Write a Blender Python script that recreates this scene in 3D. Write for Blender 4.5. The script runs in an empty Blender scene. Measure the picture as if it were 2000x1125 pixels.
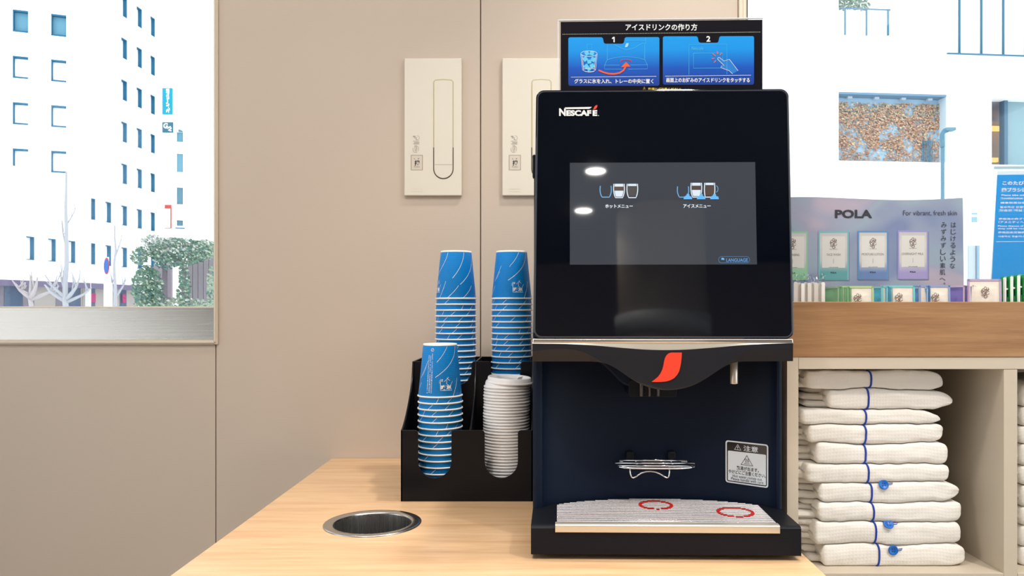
import bpy, bmesh, math, random
from mathutils import Vector, Matrix, noise
PI = math.pi
sc = bpy.context.scene
COL = sc.collection

# ------------------------------------------------------------------ camera
CZ = 1.18                      # eye height above the floor
VX, VY, F = 1055.0, 600.0, 1525.0
cam_d = bpy.data.cameras.new('camera')
cam = bpy.data.objects.new('camera', cam_d)
COL.objects.link(cam)
cam.location = (0, 0, CZ)
cam.rotation_euler = (PI / 2, 0, 0)
cam_d.sensor_width = 36.0
cam_d.lens = 36.0 * F / 2000.0
cam_d.shift_x = -(VX - 1000.0) / 2000.0
cam_d.shift_y = (VY - 562.5) / 2000.0
cam_d.clip_start = 0.05
cam_d.clip_end = 400
sc.camera = cam

# ------------------------------------------------------------------ world, exposure, large lamps
world = bpy.data.worlds.new('overcast_sky')
sc.world = world
world.use_nodes = True
bg = world.node_tree.nodes['Background']
bg.inputs['Color'].default_value = (0.93, 0.97, 1.0, 1)
bg.inputs['Strength'].default_value = 2.6
vs = sc.view_settings
vs.view_transform = 'Standard'
vs.look = 'None'
vs.exposure = 0.0
vs.gamma = 1.0
vs.use_curve_mapping = False
sc.cycles.max_bounces = 8
sc.cycles.diffuse_bounces = 4
sc.cycles.glossy_bounces = 4
sc.cycles.transmission_bounces = 6
sc.cycles.transparent_max_bounces = 16
sc.cycles.use_denoising = True
sc.cycles.sample_clamp_indirect = 6.0


def area_light(name, loc, size, power, color, target=None, shape='DISK', spread=None):
    d = bpy.data.lights.new(name, 'AREA')
    d.shape = shape
    if shape == 'RECTANGLE':
        d.size, d.size_y = size
    else:
        d.size = size
    d.energy = power
    d.color = color
    if spread:
        d.spread = spread
    o = bpy.data.objects.new(name, d)
    COL.objects.link(o)
    o.location = loc
    if target is not None:
        v = Vector(target) - Vector(loc)
        o.rotation_euler = v.to_track_quat('-Z', 'Y').to_euler()
    return o


WARM = (1.0, 0.94, 0.86)
CEIL = 2.62
area_light('ceiling_fill_light', (0.5, 0.1, CEIL - 0.06), (2.4, 1.3), 32, WARM, shape='RECTANGLE')  # soft fill added under the ceiling, no fitting there
SPOTS = [(-0.85, 1.2), (0.36, 1.25), (0.19, -2.28), (0.13, -3.05), (1.15, 0.05), (-0.5, 0.45)]  # last two added to brighten the shelf and the cup rack
SPOT_W = [0.9, 4.5, 6, 6, 12.5, 6.5]
SPOT_A = [115, 84, 115, 115, 115, 115]
for (sx, sy), sw, sa in zip(SPOTS, SPOT_W, SPOT_A):
    area_light('downlight_and_fill_lamp', (sx, sy, CEIL - 0.012), 0.11, sw, WARM, spread=math.radians(sa))

# ------------------------------------------------------------------ helpers
def at(px, py, Y):
    return Vector(((px - VX) / F * Y, Y, CZ + (VY - py) / F * Y))


def lin(c):
    def f(v):
        v /= 255.0
        return v / 12.92 if v <= 0.04045 else ((v + 0.055) / 1.055) ** 2.4
    return (f(c[0]), f(c[1]), f(c[2]), 1.0)


MATS = {}


def mat(name, rgb, rough=0.5, metal=0.0, spec=0.5, emit=None, estr=1.0, coat=0.0, var=0.0, vscale=20.0, bump=0.0, bscale=200.0, alpha=1.0):
    if name in MATS:
        return MATS[name]
    m = bpy.data.materials.new(name)
    m.use_nodes = True
    nt = m.node_tree
    p = nt.nodes['Principled BSDF']
    c = lin(rgb)
    p.inputs['Base Color'].default_value = c
    p.inputs['Roughness'].default_value = rough
    p.inputs['Metallic'].default_value = metal
    p.inputs['Specular IOR Level'].default_value = spec
    p.inputs['Coat Weight'].default_value = coat
    p.inputs['Alpha'].default_value = alpha
    if emit:
        p.inputs['Emission Color'].default_value = lin(emit)
        p.inputs['Emission Strength'].default_value = estr
    if var or bump:
        tc = nt.nodes.new('ShaderNodeTexCoord')
        n = nt.nodes.new('ShaderNodeTexNoise')
        n.inputs['Scale'].default_value = vscale
        n.inputs['Detail'].default_value = 4
        nt.links.new(tc.outputs['Object'], n.inputs['Vector'])
        if var:
            mx = nt.nodes.new('ShaderNodeMix')
            mx.data_type = 'RGBA'
            mx.inputs[6].default_value = tuple(v * (1 - var) for v in c[:3]) + (1,)
            mx.inputs[7].default_value = tuple(min(1, v * (1 + var)) for v in c[:3]) + (1,)
            nt.links.new(n.outputs['Fac'], mx.inputs[0])
            nt.links.new(mx.outputs[2], p.inputs['Base Color'])
        if bump:
            n2 = nt.nodes.new('ShaderNodeTexNoise')
            n2.inputs['Scale'].default_value = bscale
            nt.links.new(tc.outputs['Object'], n2.inputs['Vector'])
            b = nt.nodes.new('ShaderNodeBump')
            b.inputs['Strength'].default_value = bump
            b.inputs['Distance'].default_value = 0.001
            nt.links.new(n2.outputs['Fac'], b.inputs['Height'])
            nt.links.new(b.outputs['Normal'], p.inputs['Normal'])
    MATS[name] = m
    return m


def wood_mat(name, light, mid, dark, stretch=(1.2, 22.0, 22.0), rough=0.4, scale=3.0):
    m = bpy.data.materials.new(name)
    m.use_nodes = True
    nt = m.node_tree
    p = nt.nodes['Principled BSDF']
    tc = nt.nodes.new('ShaderNodeTexCoord')
    mp = nt.nodes.new('ShaderNodeMapping')
    mp.inputs['Scale'].default_value = stretch
    nt.links.new(tc.outputs['Object'], mp.inputs['Vector'])
    n1 = nt.nodes.new('ShaderNodeTexNoise')
    n1.inputs['Scale'].default_value = scale
    n1.inputs['Detail'].default_value = 7
    n1.inputs['Roughness'].default_value = 0.62
    n1.inputs['Distortion'].default_value = 0.35
    nt.links.new(mp.outputs['Vector'], n1.inputs['Vector'])
    r = nt.nodes.new('ShaderNodeValToRGB')
    r.color_ramp.elements[0].position = 0.30
    r.color_ramp.elements[0].color = lin(dark)
    r.color_ramp.elements[1].position = 0.70
    r.color_ramp.elements[1].color = lin(light)
    e = r.color_ramp.elements.new(0.5)
    e.color = lin(mid)
    nt.links.new(n1.outputs['Fac'], r.inputs['Fac'])
    # fine pores
    mp2 = nt.nodes.new('ShaderNodeMapping')
    mp2.inputs['Scale'].default_value = (stretch[0] * 5, stretch[1] * 14, stretch[2] * 14)
    nt.links.new(tc.outputs['Object'], mp2.inputs['Vector'])
    n2 = nt.nodes.new('ShaderNodeTexNoise')
    n2.inputs['Scale'].default_value = scale
    n2.inputs['Detail'].default_value = 3
    nt.links.new(mp2.outputs['Vector'], n2.inputs['Vector'])
    mr = nt.nodes.new('ShaderNodeMapRange')
    mr.inputs[1].default_value = 0.35
    mr.inputs[2].default_value = 0.65
    mr.inputs[3].default_value = 0.88
    mr.inputs[4].default_value = 1.05
    nt.links.new(n2.outputs['Fac'], mr.inputs[0])
    vm = nt.nodes.new('ShaderNodeVectorMath')
    vm.operation = 'SCALE'
    nt.links.new(r.outputs['Color'], vm.inputs[0])
    nt.links.new(mr.outputs[0], vm.inputs['Scale'])
    nt.links.new(vm.outputs[0], p.inputs['Base Color'])
    p.inputs['Roughness'].default_value = rough
    b = nt.nodes.new('ShaderNodeBump')
    b.inputs['Strength'].default_value = 0.15
    b.inputs['Distance'].default_value = 0.0005
    nt.links.new(n2.outputs['Fac'], b.inputs['Height'])
    nt.links.new(b.outputs['Normal'], p.inputs['Normal'])
    return m


def brushed_mat(name, rgb, rough=0.28, stretch=(2, 2, 400), radial=False):
    m = bpy.data.materials.new(name)
    m.use_nodes = True
    nt = m.node_tree
    p = nt.nodes['Principled BSDF']
    p.inputs['Base Color'].default_value = lin(rgb)
    p.inputs['Metallic'].default_value = 1.0
    tc = nt.nodes.new('ShaderNodeTexCoord')
    mp = nt.nodes.new('ShaderNodeMapping')
    mp.inputs['Scale'].default_value = stretch
    nt.links.new(tc.outputs['Object'], mp.inputs['Vector'])
    n = nt.nodes.new('ShaderNodeTexNoise')
    n.inputs['Scale'].default_value = 2.0
    n.inputs['Detail'].default_value = 5
    nt.links.new(mp.outputs['Vector'], n.inputs['Vector'])
    mr = nt.nodes.new('ShaderNodeMapRange')
    mr.inputs[3].default_value = rough * 0.75
    mr.inputs[4].default_value = rough * 1.3
    nt.links.new(n.outputs['Fac'], mr.inputs[0])
    nt.links.new(mr.outputs[0], p.inputs['Roughness'])
    b = nt.nodes.new('ShaderNodeBump')
    b.inputs['Strength'].default_value = 0.2
    b.inputs['Distance'].default_value = 0.0004
    nt.links.new(n.outputs['Fac'], b.inputs['Height'])
    nt.links.new(b.outputs['Normal'], p.inputs['Normal'])
    return m


def ramp_mat(name, axis, stops, rough=0.4, coat=0.0, scale=1.0, offset=0.0):
    """printed colour gradient along one object axis; stops: (pos 0-1, rgb); t = co*scale+offset"""
    m = bpy.data.materials.new(name)
    m.use_nodes = True
    nt = m.node_tree
    p = nt.nodes['Principled BSDF']
    tc = nt.nodes.new('ShaderNodeTexCoord')
    sp = nt.nodes.new('ShaderNodeSeparateXYZ')
    nt.links.new(tc.outputs['Object'], sp.inputs[0])
    ma = nt.nodes.new('ShaderNodeMath')
    ma.operation = 'MULTIPLY_ADD'
    ma.inputs[1].default_value = scale
    ma.inputs[2].default_value = offset
    nt.links.new(sp.outputs[axis], ma.inputs[0])
    r = nt.nodes.new('ShaderNodeValToRGB')
    els = r.color_ramp.elements
    els[0].position, els[0].color = stops[0][0], lin(stops[0][1])
    els[1].position, els[1].color = stops[-1][0], lin(stops[-1][1])
    for q, c in stops[1:-1]:
        e = els.new(q)
        e.color = lin(c)
    nt.links.new(ma.outputs[0], r.inputs['Fac'])
    nt.links.new(r.outputs['Color'], p.inputs['Base Color'])
    p.inputs['Roughness'].default_value = rough
    p.inputs['Coat Weight'].default_value = coat
    return m


def glass_mat(name, tint=(1, 1, 1), refl=0.05, rough=0.0):
    m = bpy.data.materials.new(name)
    m.use_nodes = True
    nt = m.node_tree
    nt.nodes.clear()
    out = nt.nodes.new('ShaderNodeOutputMaterial')
    mx = nt.nodes.new('ShaderNodeMixShader')
    t = nt.nodes.new('ShaderNodeBsdfTransparent')
    t.inputs['Color'].default_value = (*tint, 1)
    g = nt.nodes.new('ShaderNodeBsdfGlossy')
    g.inputs['Roughness'].default_value = rough
    lw = nt.nodes.new('ShaderNodeLayerWeight')
    lw.inputs['Blend'].default_value = 0.25
    ml = nt.nodes.new('ShaderNodeMath')
    ml.operation = 'MULTIPLY_ADD'
    ml.inputs[1].default_value = 0.5
    ml.inputs[2].default_value = refl
    nt.links.new(lw.outputs['Fresnel'], ml.inputs[0])
    nt.links.new(ml.outputs[0], mx.inputs[0])
    nt.links.new(t.outputs[0], mx.inputs[1])
    nt.links.new(g.outputs[0], mx.inputs[2])
    nt.links.new(mx.outputs[0], out.inputs[0])
    return m


class MB:
    """collects geometry for ONE mesh object"""
    def __init__(s):
        s.v, s.f, s.sm = [], [], []

    def add(s, vs, fs, smooth=False):
        o = len(s.v)
        s.v += [tuple(x) for x in vs]
        for f in fs:
            s.f.append(tuple(i + o for i in f))
            s.sm.append(smooth)
        return s

    def box(s, x0, x1, y0, y1, z0, z1):
        return s.add([(x0, y0, z0), (x1, y0, z0), (x1, y1, z0), (x0, y1, z0), (x0, y0, z1), (x1, y0, z1), (x1, y1, z1), (x0, y1, z1)],
                     [(0, 3, 2, 1), (4, 5, 6, 7), (0, 1, 5, 4), (1, 2, 6, 5), (2, 3, 7, 6), (3, 0, 4, 7)])

    def prism(s, poly, mapf, d0, d1, smooth=False):
        """poly: 2D ring; mapf(a,b,d)->xyz"""
        n = len(poly)
        vs = [mapf(a, b, d0) for a, b in poly] + [mapf(a, b, d1) for a, b in poly]
        s.add(vs, [tuple(range(n - 1, -1, -1)), tuple(range(n, 2 * n))])
        o = len(s.v)
        s.add(vs, [(i, (i + 1) % n, n + (i + 1) % n, n + i) for i in range(n)], smooth)
        return s

    def tube(s, pts, r, n=8, closed=False, caps=True):
        pts = [Vector(p) for p in pts]
        rs = r if isinstance(r, (list, tuple)) else [r] * len(pts)
        N = len(pts)
        vs, fs = [], []
        up = None
        for i, p in enumerate(pts):
            a = pts[(i - 1) % N] if (closed or i > 0) else p
            b = pts[(i + 1) % N] if (closed or i < N - 1) else p
            t = (b - a)
            t = t.normalized() if t.length > 1e-9 else Vector((0, 0, 1))
            if up is None:
                up = Vector((0, 0, 1)) if abs(t.z) < 0.9 else Vector((1, 0, 0))
            side = t.cross(up)
            if side.length < 1e-6:
                side = t.cross(Vector((0, 1, 0)))
            side.normalize()
            up = side.cross(t).normalized()
            for k in range(n):
                an = 2 * PI * k / n
                vs.append(p + (side * math.cos(an) + up * math.sin(an)) * rs[i])
        M = N if closed else N - 1
        for i in range(M):
            for k in range(n):
                a, b = i * n + k, i * n + (k + 1) % n
                c, d = ((i + 1) % N) * n + (k + 1) % n, ((i + 1) % N) * n + k
                fs.append((a, b, c, d))
        if caps and not closed:
            fs.append(tuple(range(n - 1, -1, -1)))
            fs.append(tuple(range((N - 1) * n, N * n)))
        return s.add(vs, fs, True)

    def lathe(s, prof, n=48, c=(0, 0, 0), caps=False):
        vs, fs = [], []
        for r, z in prof:
            for k in range(n):
                a = 2 * PI * k / n
                vs.append((c[0] + r * math.cos(a), c[1] + r * math.sin(a), c[2] + z))
        for i in range(len(prof) - 1):
            for k in range(n):
                k2 = (k + 1) % n
                fs.append((i * n + k, i * n + k2, (i + 1) * n + k2, (i + 1) * n + k))
        s.add(vs, fs, True)
        if caps:
            o = len(s.v) - len(vs)
            s.f.append(tuple(o + k for k in range(n - 1, -1, -1))); s.sm.append(False)
            s.f.append(tuple(o + (len(prof) - 1) * n + k for k in range(n))); s.sm.append(False)
        return s

    def build(s, name, m=None, parent=None, bevel=0, seg=2, merge=False, autosmooth=False):
        me = bpy.data.meshes.new(name)
        me.from_pydata(s.v, [], s.f)
        me.polygons.foreach_set('use_smooth', s.sm)
        if merge:
            bm = bmesh.new(); bm.from_mesh(me)
            bmesh.ops.remove_doubles(bm, verts=bm.verts, dist=1e-5)
            bmesh.ops.recalc_face_normals(bm, faces=bm.faces)
            bm.to_mesh(me); bm.free()
        me.update()
        o = bpy.data.objects.new(name, me)
        COL.objects.link(o)
        if m:
            me.materials.append(m)
        if parent:
            o.parent = parent
        if bevel:
            b = o.modifiers.new('bevel', 'BEVEL')
            b.width = bevel; b.segments = seg; b.limit_method = 'ANGLE'
            b.angle_limit = math.radians(40)
            b.harden_normals = False
            for p in me.polygons:
                p.use_smooth = True
            b2 = o.modifiers.new('normals', 'WEIGHTED_NORMAL')
            b2.keep_sharp = False
        return o


def box(name, m, x0, x1, y0, y1, z0, z1, parent=None, bevel=0, seg=2):
    return MB().box(x0, x1, y0, y1, z0, z1).build(name, m, parent, bevel, seg, merge=False)


def empty(name, loc, rz=0.0):
    o = bpy.data.objects.new(name, None)
    o.empty_display_size = 0.02
    COL.objects.link(o)
    o.location = loc
    o.rotation_euler = (0, 0, rz)
    return o


def tag(o, label=None, cat=None, group=None, kind=None):
    if label: o['label'] = label
    if cat: o['category'] = cat
    if group: o['group'] = group
    if kind: o['kind'] = kind
    return o


def copy_tree(o, parent=None):
    c = o.copy()
    COL.objects.link(c)
    c.parent = parent
    for ch in list(o.children):
        copy_tree(ch, c)
    return c


def rrect(x0, x1, y0, y1, r, n=6):
    pts = []
    for cx, cy, a0 in ((x1 - r, y1 - r, 0), (x0 + r, y1 - r, 90), (x0 + r, y0 + r, 180), (x1 - r, y0 + r, 270)):
        for k in range(n + 1):
            a = math.radians(a0 + 90 * k / n)
            pts.append((cx + r * math.cos(a), cy + r * math.sin(a)))
    return pts


# ---- flat print: shapes drawn in photo pixels and laid on a real surface
_TXT = {}


def text_mesh(s, bold=0.0, res=2, space=1.0):
    key = (s, bold, res, space)
    if key in _TXT:
        return _TXT[key]
    c = bpy.data.curves.new('lettering', 'FONT')
    c.body = s
    c.resolution_u = res
    c.offset = bold
    c.space_character = space
    o = bpy.data.objects.new('lettering', c)
    COL.objects.link(o)
    dg = bpy.context.evaluated_depsgraph_get()
    me = bpy.data.meshes.new_from_object(o.evaluated_get(dg))
    vs = [(v.co.x, v.co.y) for v in me.vertices]
    fs = [tuple(p.vertices) for p in me.polygons]
    bpy.data.objects.remove(o)
    bpy.data.curves.remove(c)
    bpy.data.meshes.remove(me)
    _TXT[key] = (vs, fs)
    return vs, fs


def text_in_box(s, x0, x1, y0, y1, bold=0.0, slant=0.0, vertical=False, space=1.0):
    """y down; fitted so the ink spans the box"""
    vs, fs = text_mesh(s, bold, 3, space)
    ax0 = min(v[0] for v in vs); ax1 = max(v[0] for v in vs)
    ay0 = min(v[1] for v in vs); ay1 = max(v[1] for v in vs)
    out = []
    for a, b in vs:
        u = (a - ax0) / (ax1 - ax0); t = (b - ay0) / (ay1 - ay0)
        out.append((x0 + (x1 - x0) * u + slant * t * (y1 - y0), y1 - (y1 - y0) * t))
    return out, fs


def ribbon(pts, w, closed=False):
    """flat stroke of width w in 2D"""
    vs, fs = [], []
    N = len(pts)
    for i in range(N):
        a = pts[(i - 1) % N] if (closed or i > 0) else pts[i]
        b = pts[(i + 1) % N] if (closed or i < N - 1) else pts[i]
        dx, dy = b[0] - a[0], b[1] - a[1]
        L = math.hypot(dx, dy) or 1
        nx, ny = -dy / L * w / 2, dx / L * w / 2
        vs += [(pts[i][0] + nx, pts[i][1] + ny), (pts[i][0] - nx, pts[i][1] - ny)]
    for i in range(N if closed else N - 1):
        j = (i + 1) % N
        fs.append((2 * i, 2 * i + 1, 2 * j + 1, 2 * j))
    return vs, fs


def arc(cx, cy, rx, ry, a0, a1, n=20):
    return [(cx + rx * math.cos(math.radians(a0 + (a1 - a0) * k / n)), cy + ry * math.sin(math.radians(a0 + (a1 - a0) * k / n))) for k in range(n + 1)]


class Surf:
    """a surface v = fn(u, w) in the parent's space; shapes in photo pixels land on it"""
    def __init__(s, parent, fn, loc=(0, 0, 0), rz=0.0):
        s.parent = parent
        s.fn = fn
        s.M = Matrix.Translation(loc) @ Matrix.Rotation(rz, 4, 'Z')
        s.Mi = s.M.inverted()

    def pt(s, px, py, off=0.0):
        Y = 1.2
        for _ in range(14):
            l = s.Mi @ at(px, py, Y)
            Y += (s.fn(l.x, l.z) - off) - l.y
        return s.Mi @ at(px, py, Y)

    def put(s, name, parts, m, off=0.0004, parent=None, thick=0.0):
        mb = MB()
        for vs, fs in parts:
            P = [s.pt(x, y, off) for x, y in vs]
            mb.add(P, fs)
        o = mb.build(name, m, parent or s.parent)
        # face the front (-v)
        me = o.data
        if me.polygons:
            tot = sum((p.normal.y * p.area for p in me.polygons))
            if tot > 0:
                me.flip_normals()
        return o

    def poly(s, name, pts, m, off=0.0004, parent=None):
        return s.put(name, [(pts, [tuple(range(len(pts)))])], m, off, parent)

    def line(s, name, lines, w, m, off=0.0006, parent=None, closed=False):
        return s.put(name, [ribbon(l, w, closed) for l in lines], m, off, parent)

    def text(s, name, items, m, off=0.0006, parent=None):
        """items: (string, x0, x1, y0, y1[, bold[, slant]])"""
        return s.put(name, [text_in_box(*it) for it in items], m, off, parent)


# ------------------------------------------------------------------ materials
M_wall = mat('warm_beige_wall_panel', (203, 187, 172), 0.55, var=0.02, vscale=3, bump=0.05, bscale=400)
M_seam = mat('dark_seam', (135, 118, 102), 0.9)
M_trim = mat('beige_aluminium_trim', (212, 198, 180), 0.35, spec=0.6)
M_trim2 = mat('pale_trim_edge', (238, 226, 208), 0.3)
M_ceil = mat('grey_ceiling', (128, 130, 136), 0.8, var=0.03)
M_floor = mat('stone_floor', (150, 140, 128), 0.5, var=0.08, vscale=6)
M_plate = mat('ivory_plastic', (229, 222, 208), 0.35, spec=0.5)
M_plate_gap = mat('olive_gap', (70, 62, 44), 0.8)
M_plate_ink = mat('dark_ink', (38, 38, 42), 0.6)
M_plate_grey = mat('grey_ink', (150, 143, 132), 0.6)
M_counter = wood_mat('light_oak_top', (228, 192, 152), (220, 180, 138), (206, 162, 120), (1.3, 20, 20), 0.33, 3.0)
M_fascia = wood_mat('brown_oak_fascia', (174, 134, 94), (160, 119, 80), (143, 103, 68), (1.6, 30, 30), 0.45, 3.0)
M_shelf = mat('greige_shelf_laminate', (198, 186, 168), 0.5, var=0.015, vscale=5)
M_steel = brushed_mat('brushed_steel', (200, 198, 196), 0.26, (300, 300, 3))
M_steel_ring = brushed_mat('brushed_steel_ring', (205, 203, 200), 0.24, (6, 220, 6))
M_sill = brushed_mat('brushed_aluminium_sill', (214, 208, 202), 0.25, (1.2, 160, 160))
M_glass = glass_mat('clear_window_glass', (0.97, 0.985, 0.98), 0.02)
M_acrylic = glass_mat('clear_acrylic', (0.97, 0.98, 0.985), 0.012)
M_black = mat('matte_black_plastic', (22, 24, 31), 0.42, spec=0.13, bump=0.06, bscale=900)
M_black2 = mat('navy_black_panel', (14, 25, 43), 0.5, spec=0.12)
M_blackband = mat('satin_black_band', (30, 31, 38), 0.34, spec=0.3)
M_gloss = mat('gloss_black_glass', (3, 6, 16), 0.035, spec=0.4, coat=0.0)
M_gloss_edge = mat('gloss_edge', (60, 64, 74), 0.15)
M_screen = mat('lit_touch_screen', (20, 22, 26), 0.03, spec=0.6, emit=(60, 64, 70), estr=1.0)
M_chrome = mat('chrome', (225, 225, 226), 0.1, metal=1.0)
M_satin = mat('satin_nickel', (214, 208, 196), 0.3, metal=0.6)
M_rod = mat('polished_grill_steel', (235, 230, 232), 0.18, metal=1.0)
M_red = mat('red_accent', (238, 66, 44), 0.4, spec=0.4)
M_ringred = mat('red_ring_mark', (200, 30, 24), 0.45)
M_logo = mat('silver_white_ink', (222, 222, 224), 0.4)
M_white_ink = mat('white_ink', (240, 240, 240), 0.5)
M_cup = mat('cup_blue', (8, 138, 224), 0.5, spec=0.35)
M_cup_white = mat('cup_white_paper', (246, 240, 228), 0.55)
M_lid = mat('white_lid_plastic', (236, 235, 236), 0.28, spec=0.5)
M_disp = mat('black_acrylic_rack', (14, 16, 23), 0.3, spec=0.22)
M_cloth = mat('white_waffle_cotton', (235, 231, 225), 0.9, spec=0.15)
M_pipe = mat('royal_blue_piping', (8, 58, 160), 0.7)
M_button = mat('blue_button', (10, 100, 190), 0.35)


def glow(name, rgb, s):
    return mat(name, (20, 20, 20), 0.2, emit=rgb, estr=s)


# cup emboss: grid bump from angle and height
def emboss_cup():
    nt = M_cup.node_tree
    p = nt.nodes['Principled BSDF']
    tc = nt.nodes.new('ShaderNodeTexCoord')
    sp = nt.nodes.new('ShaderNodeSeparateXYZ')
    nt.links.new(tc.outputs['Object'], sp.inputs[0])
    def m(op, a, b=None):
        n = nt.nodes.new('ShaderNodeMath'); n.operation = op
        for i, v in enumerate((a, b)):
            if v is None: continue
            if isinstance(v, (int, float)): n.inputs[i].default_value = v
            else: nt.links.new(v, n.inputs[i])
        return n.outputs[0]
    ang = m('ARCTAN2', sp.outputs[1], sp.outputs[0])
    s1 = m('SINE', m('MULTIPLY', ang, 72))
    s2 = m('SINE', m('MULTIPLY', sp.outputs[2], 2 * PI / 0.0032))
    h = m('MINIMUM', m('ADD', s1, 0.6), m('ADD', s2, 0.6))
    b = nt.nodes.new('ShaderNodeBump')
    b.inputs['Strength'].default_value = 0.34
    b.inputs['Distance'].default_value = 0.0004
    nt.links.new(h, b.inputs['Height'])
    nt.links.new(b.outputs['Normal'], p.inputs['Normal'])


emboss_cup()


def waffle_cloth():
    nt = M_cloth.node_tree
    p = nt.nodes['Principled BSDF']
    tc = nt.nodes.new('ShaderNodeTexCoord')
    sp = nt.nodes.new('ShaderNodeSeparateXYZ')
    nz = nt.nodes.new('ShaderNodeTexNoise')
    nz.inputs['Scale'].default_value = 9
    va = nt.nodes.new('ShaderNodeVectorMath'); va.operation = 'MULTIPLY_ADD'
    va.inputs[1].default_value = (0.02, 0.02, 0.02)
    nt.links.new(tc.outputs['Object'], nz.inputs['Vector'])
    nt.links.new(nz.outputs['Color'], va.inputs[0])
    nt.links.new(tc.outputs['Object'], va.inputs[2])
    nt.links.new(va.outputs[0], sp.inputs[0])
    def m(op, a, b=None):
        n = nt.nodes.new('ShaderNodeMath'); n.operation = op
        for i, v in enumerate((a, b)):
            if v is None: continue
            if isinstance(v, (int, float)): n.inputs[i].default_value = v
            else: nt.links.new(v, n.inputs[i])
        return n.outputs[0]
    s1 = m('SINE', m('MULTIPLY', sp.outputs[0], 2 * PI / 0.0048))
    s2 = m('SINE', m('MULTIPLY', m('ADD', sp.outputs[2], m('MULTIPLY', sp.outputs[1], 0.6)), 2 * PI / 0.0048))
    h = m('MAXIMUM', m('MULTIPLY', s1, 0.8), s2)
    n2 = nt.nodes.new('ShaderNodeTexNoise'); n2.inputs['Scale'].default_value = 38; n2.inputs['Detail'].default_value = 3
    nt.links.new(tc.outputs['Object'], n2.inputs['Vector'])
    h2 = m('ADD', h, m('MULTIPLY', n2.outputs['Fac'], 8.0))
    b = nt.nodes.new('ShaderNodeBump')
    b.inputs['Strength'].default_value = 0.2
    b.inputs['Distance'].default_value = 0.0006
    nt.links.new(h2, b.inputs['Height'])
    nt.links.new(b.outputs['Normal'], p.inputs['Normal'])


waffle_cloth()

# ================================================================== ROOM
WY = 1.71                     # room face of the back wall
XL, XR, YB = -2.7, 2.9, -4.6
WIN_L = (at(0, 0, WY).x - 1.0, at(419, 0, WY).x)          # left window opening
WIN_LZ = (at(0, 664, WY).z, 2.45)
WIN_RX = at(1460, 0, WY).x

floor = box('floor', M_floor, XL - .1, XR + .1, YB - .1, WY + .16, -0.1, 0.0); tag(floor, kind='structure')
ceiling = box('ceiling', M_ceil, XL - .1, XR + .1, YB - .1, WY + .16, CEIL, CEIL + 0.1); tag(ceiling, kind='structure')
# left wall with a long unseen side window, added to let daylight in
wl = MB()
wl.box(XL - .1, XL, YB, -3.3, 0, CEIL); wl.box(XL - .1, XL, .9, WY, 0, CEIL)
wl.box(XL - .1, XL, -3.3, .9, 0, .55); wl.box(XL - .1, XL, -3.3, .9, 2.45, CEIL)
w = wl.build('wall_left', M_wall); tag(w, kind='structure')
w3 = empty('added_window_left', (XL, 0, 0)); tag(w3, kind='structure')
f3 = MB()
for yy in (-3.3, -1.92, -.52, .86):
    f3.box(-.07, -.03, yy, yy + .04, .55, 2.45)
f3.box(-.07, -.03, -3.3, .9, .55, .59); f3.box(-.07, -.03, -3.3, .9, 2.41, 2.45)
f3.build('window_frame', M_trim, w3)
box('glass_pane', M_glass, -.053, -.047, -3.26, .86, .59, 2.41, w3)
# right wall with a tall unseen side window, added for more daylight from this side
wl = MB()
wl.box(XR, XR + .1, YB, -3.0, 0, CEIL); wl.box(XR, XR + .1, 1.2, WY, 0, CEIL)
wl.box(XR, XR + .1, -3.0, 1.2, 0, .35); wl.box(XR, XR + .1, -3.0, 1.2, 2.45, CEIL)
w = wl.build('wall_right', M_wall); tag(w, kind='structure')
w4 = empty('added_window_right', (XR, 0, 0)); tag(w4, kind='structure')
f4 = MB()
for yy in (-3.0, -1.6, -.2, 1.16):
    f4.box(.03, .07, yy, yy + .04, .35, 2.45)
f4.box(.03, .07, -3.0, 1.2, .35, .39); f4.box(.03, .07, -3.0, 1.2, 2.41, 2.45)
f4.build('window_frame', M_trim, w4)
box('glass_pane', M_glass, .047, .053, -2.96, 1.16, .39, 2.41, w4)
w = box('wall_rear', M_wall, XL, XR, YB - .1, YB, 0, CEIL); tag(w, kind='structure')

# back wall core (dark in the joints) with the panels hung on it
core = MB()
x_s1 = at(421.5, 0, WY).x; x_s2 = at(938.5, 0, WY).x; x_e = at(1441, 0, WY).x
core.box(XL, WIN_RX, WY + .0045, WY + .13, 0, WIN_LZ[0] - .004)
core.box(WIN_L[1] + .012, WIN_RX, WY + .0045, WY + .13, WIN_LZ[0] - .004, CEIL)
core.box(XL, WIN_L[0], WY + .0045, WY + .13, WIN_LZ[0] - .004, CEIL)
core.box(WIN_L[0], WIN_L[1] + .012, WY + .0045, WY + .13, WIN_LZ[1], CEIL)
wall_back = core.build('wall_back', M_seam); tag(wall_back, kind='structure')
g = 0.0012
zsill = at(0, 673, WY).z
for (a, b, z0, z1) in ((XL, WIN_L[0] - .01, 0, CEIL), (WIN_L[0] - .008, x_s1 - g, 0, zsill), (at(427.5, 0, WY).x, x_s2 - g, 0, CEIL),
                       (x_s1 + g, at(427.5, 0, WY).x, 0, zsill), (x_s2 + g, x_e, 0, CEIL), (WIN_L[0] - .008, at(427, 0, WY).x, WIN_LZ[1] + .01, CEIL)):
    if (a, b) == (x_s1 + g, at(427.5, 0, WY).x):
        continue
    aa = a
    if abs(a - at(427.5, 0, WY).x) < 1e-6:
        # L-shaped big middle panel: upper part starts right of the window trim, lower part at the seam
        poly = [(x_s1 + g, 0), (b, 0), (b, CEIL), (a, CEIL), (a, zsill), (x_s1 + g, zsill)]
        MB().prism(poly, lambda p, q, d: (p, d, q), WY, WY + .004).build('wall_panel', M_wall, wall_back, bevel=.0012)
        continue
    box('wall_panel', M_wall, aa, b, WY, WY + .004, z0, z1, wall_back, bevel=.0012)

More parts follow.
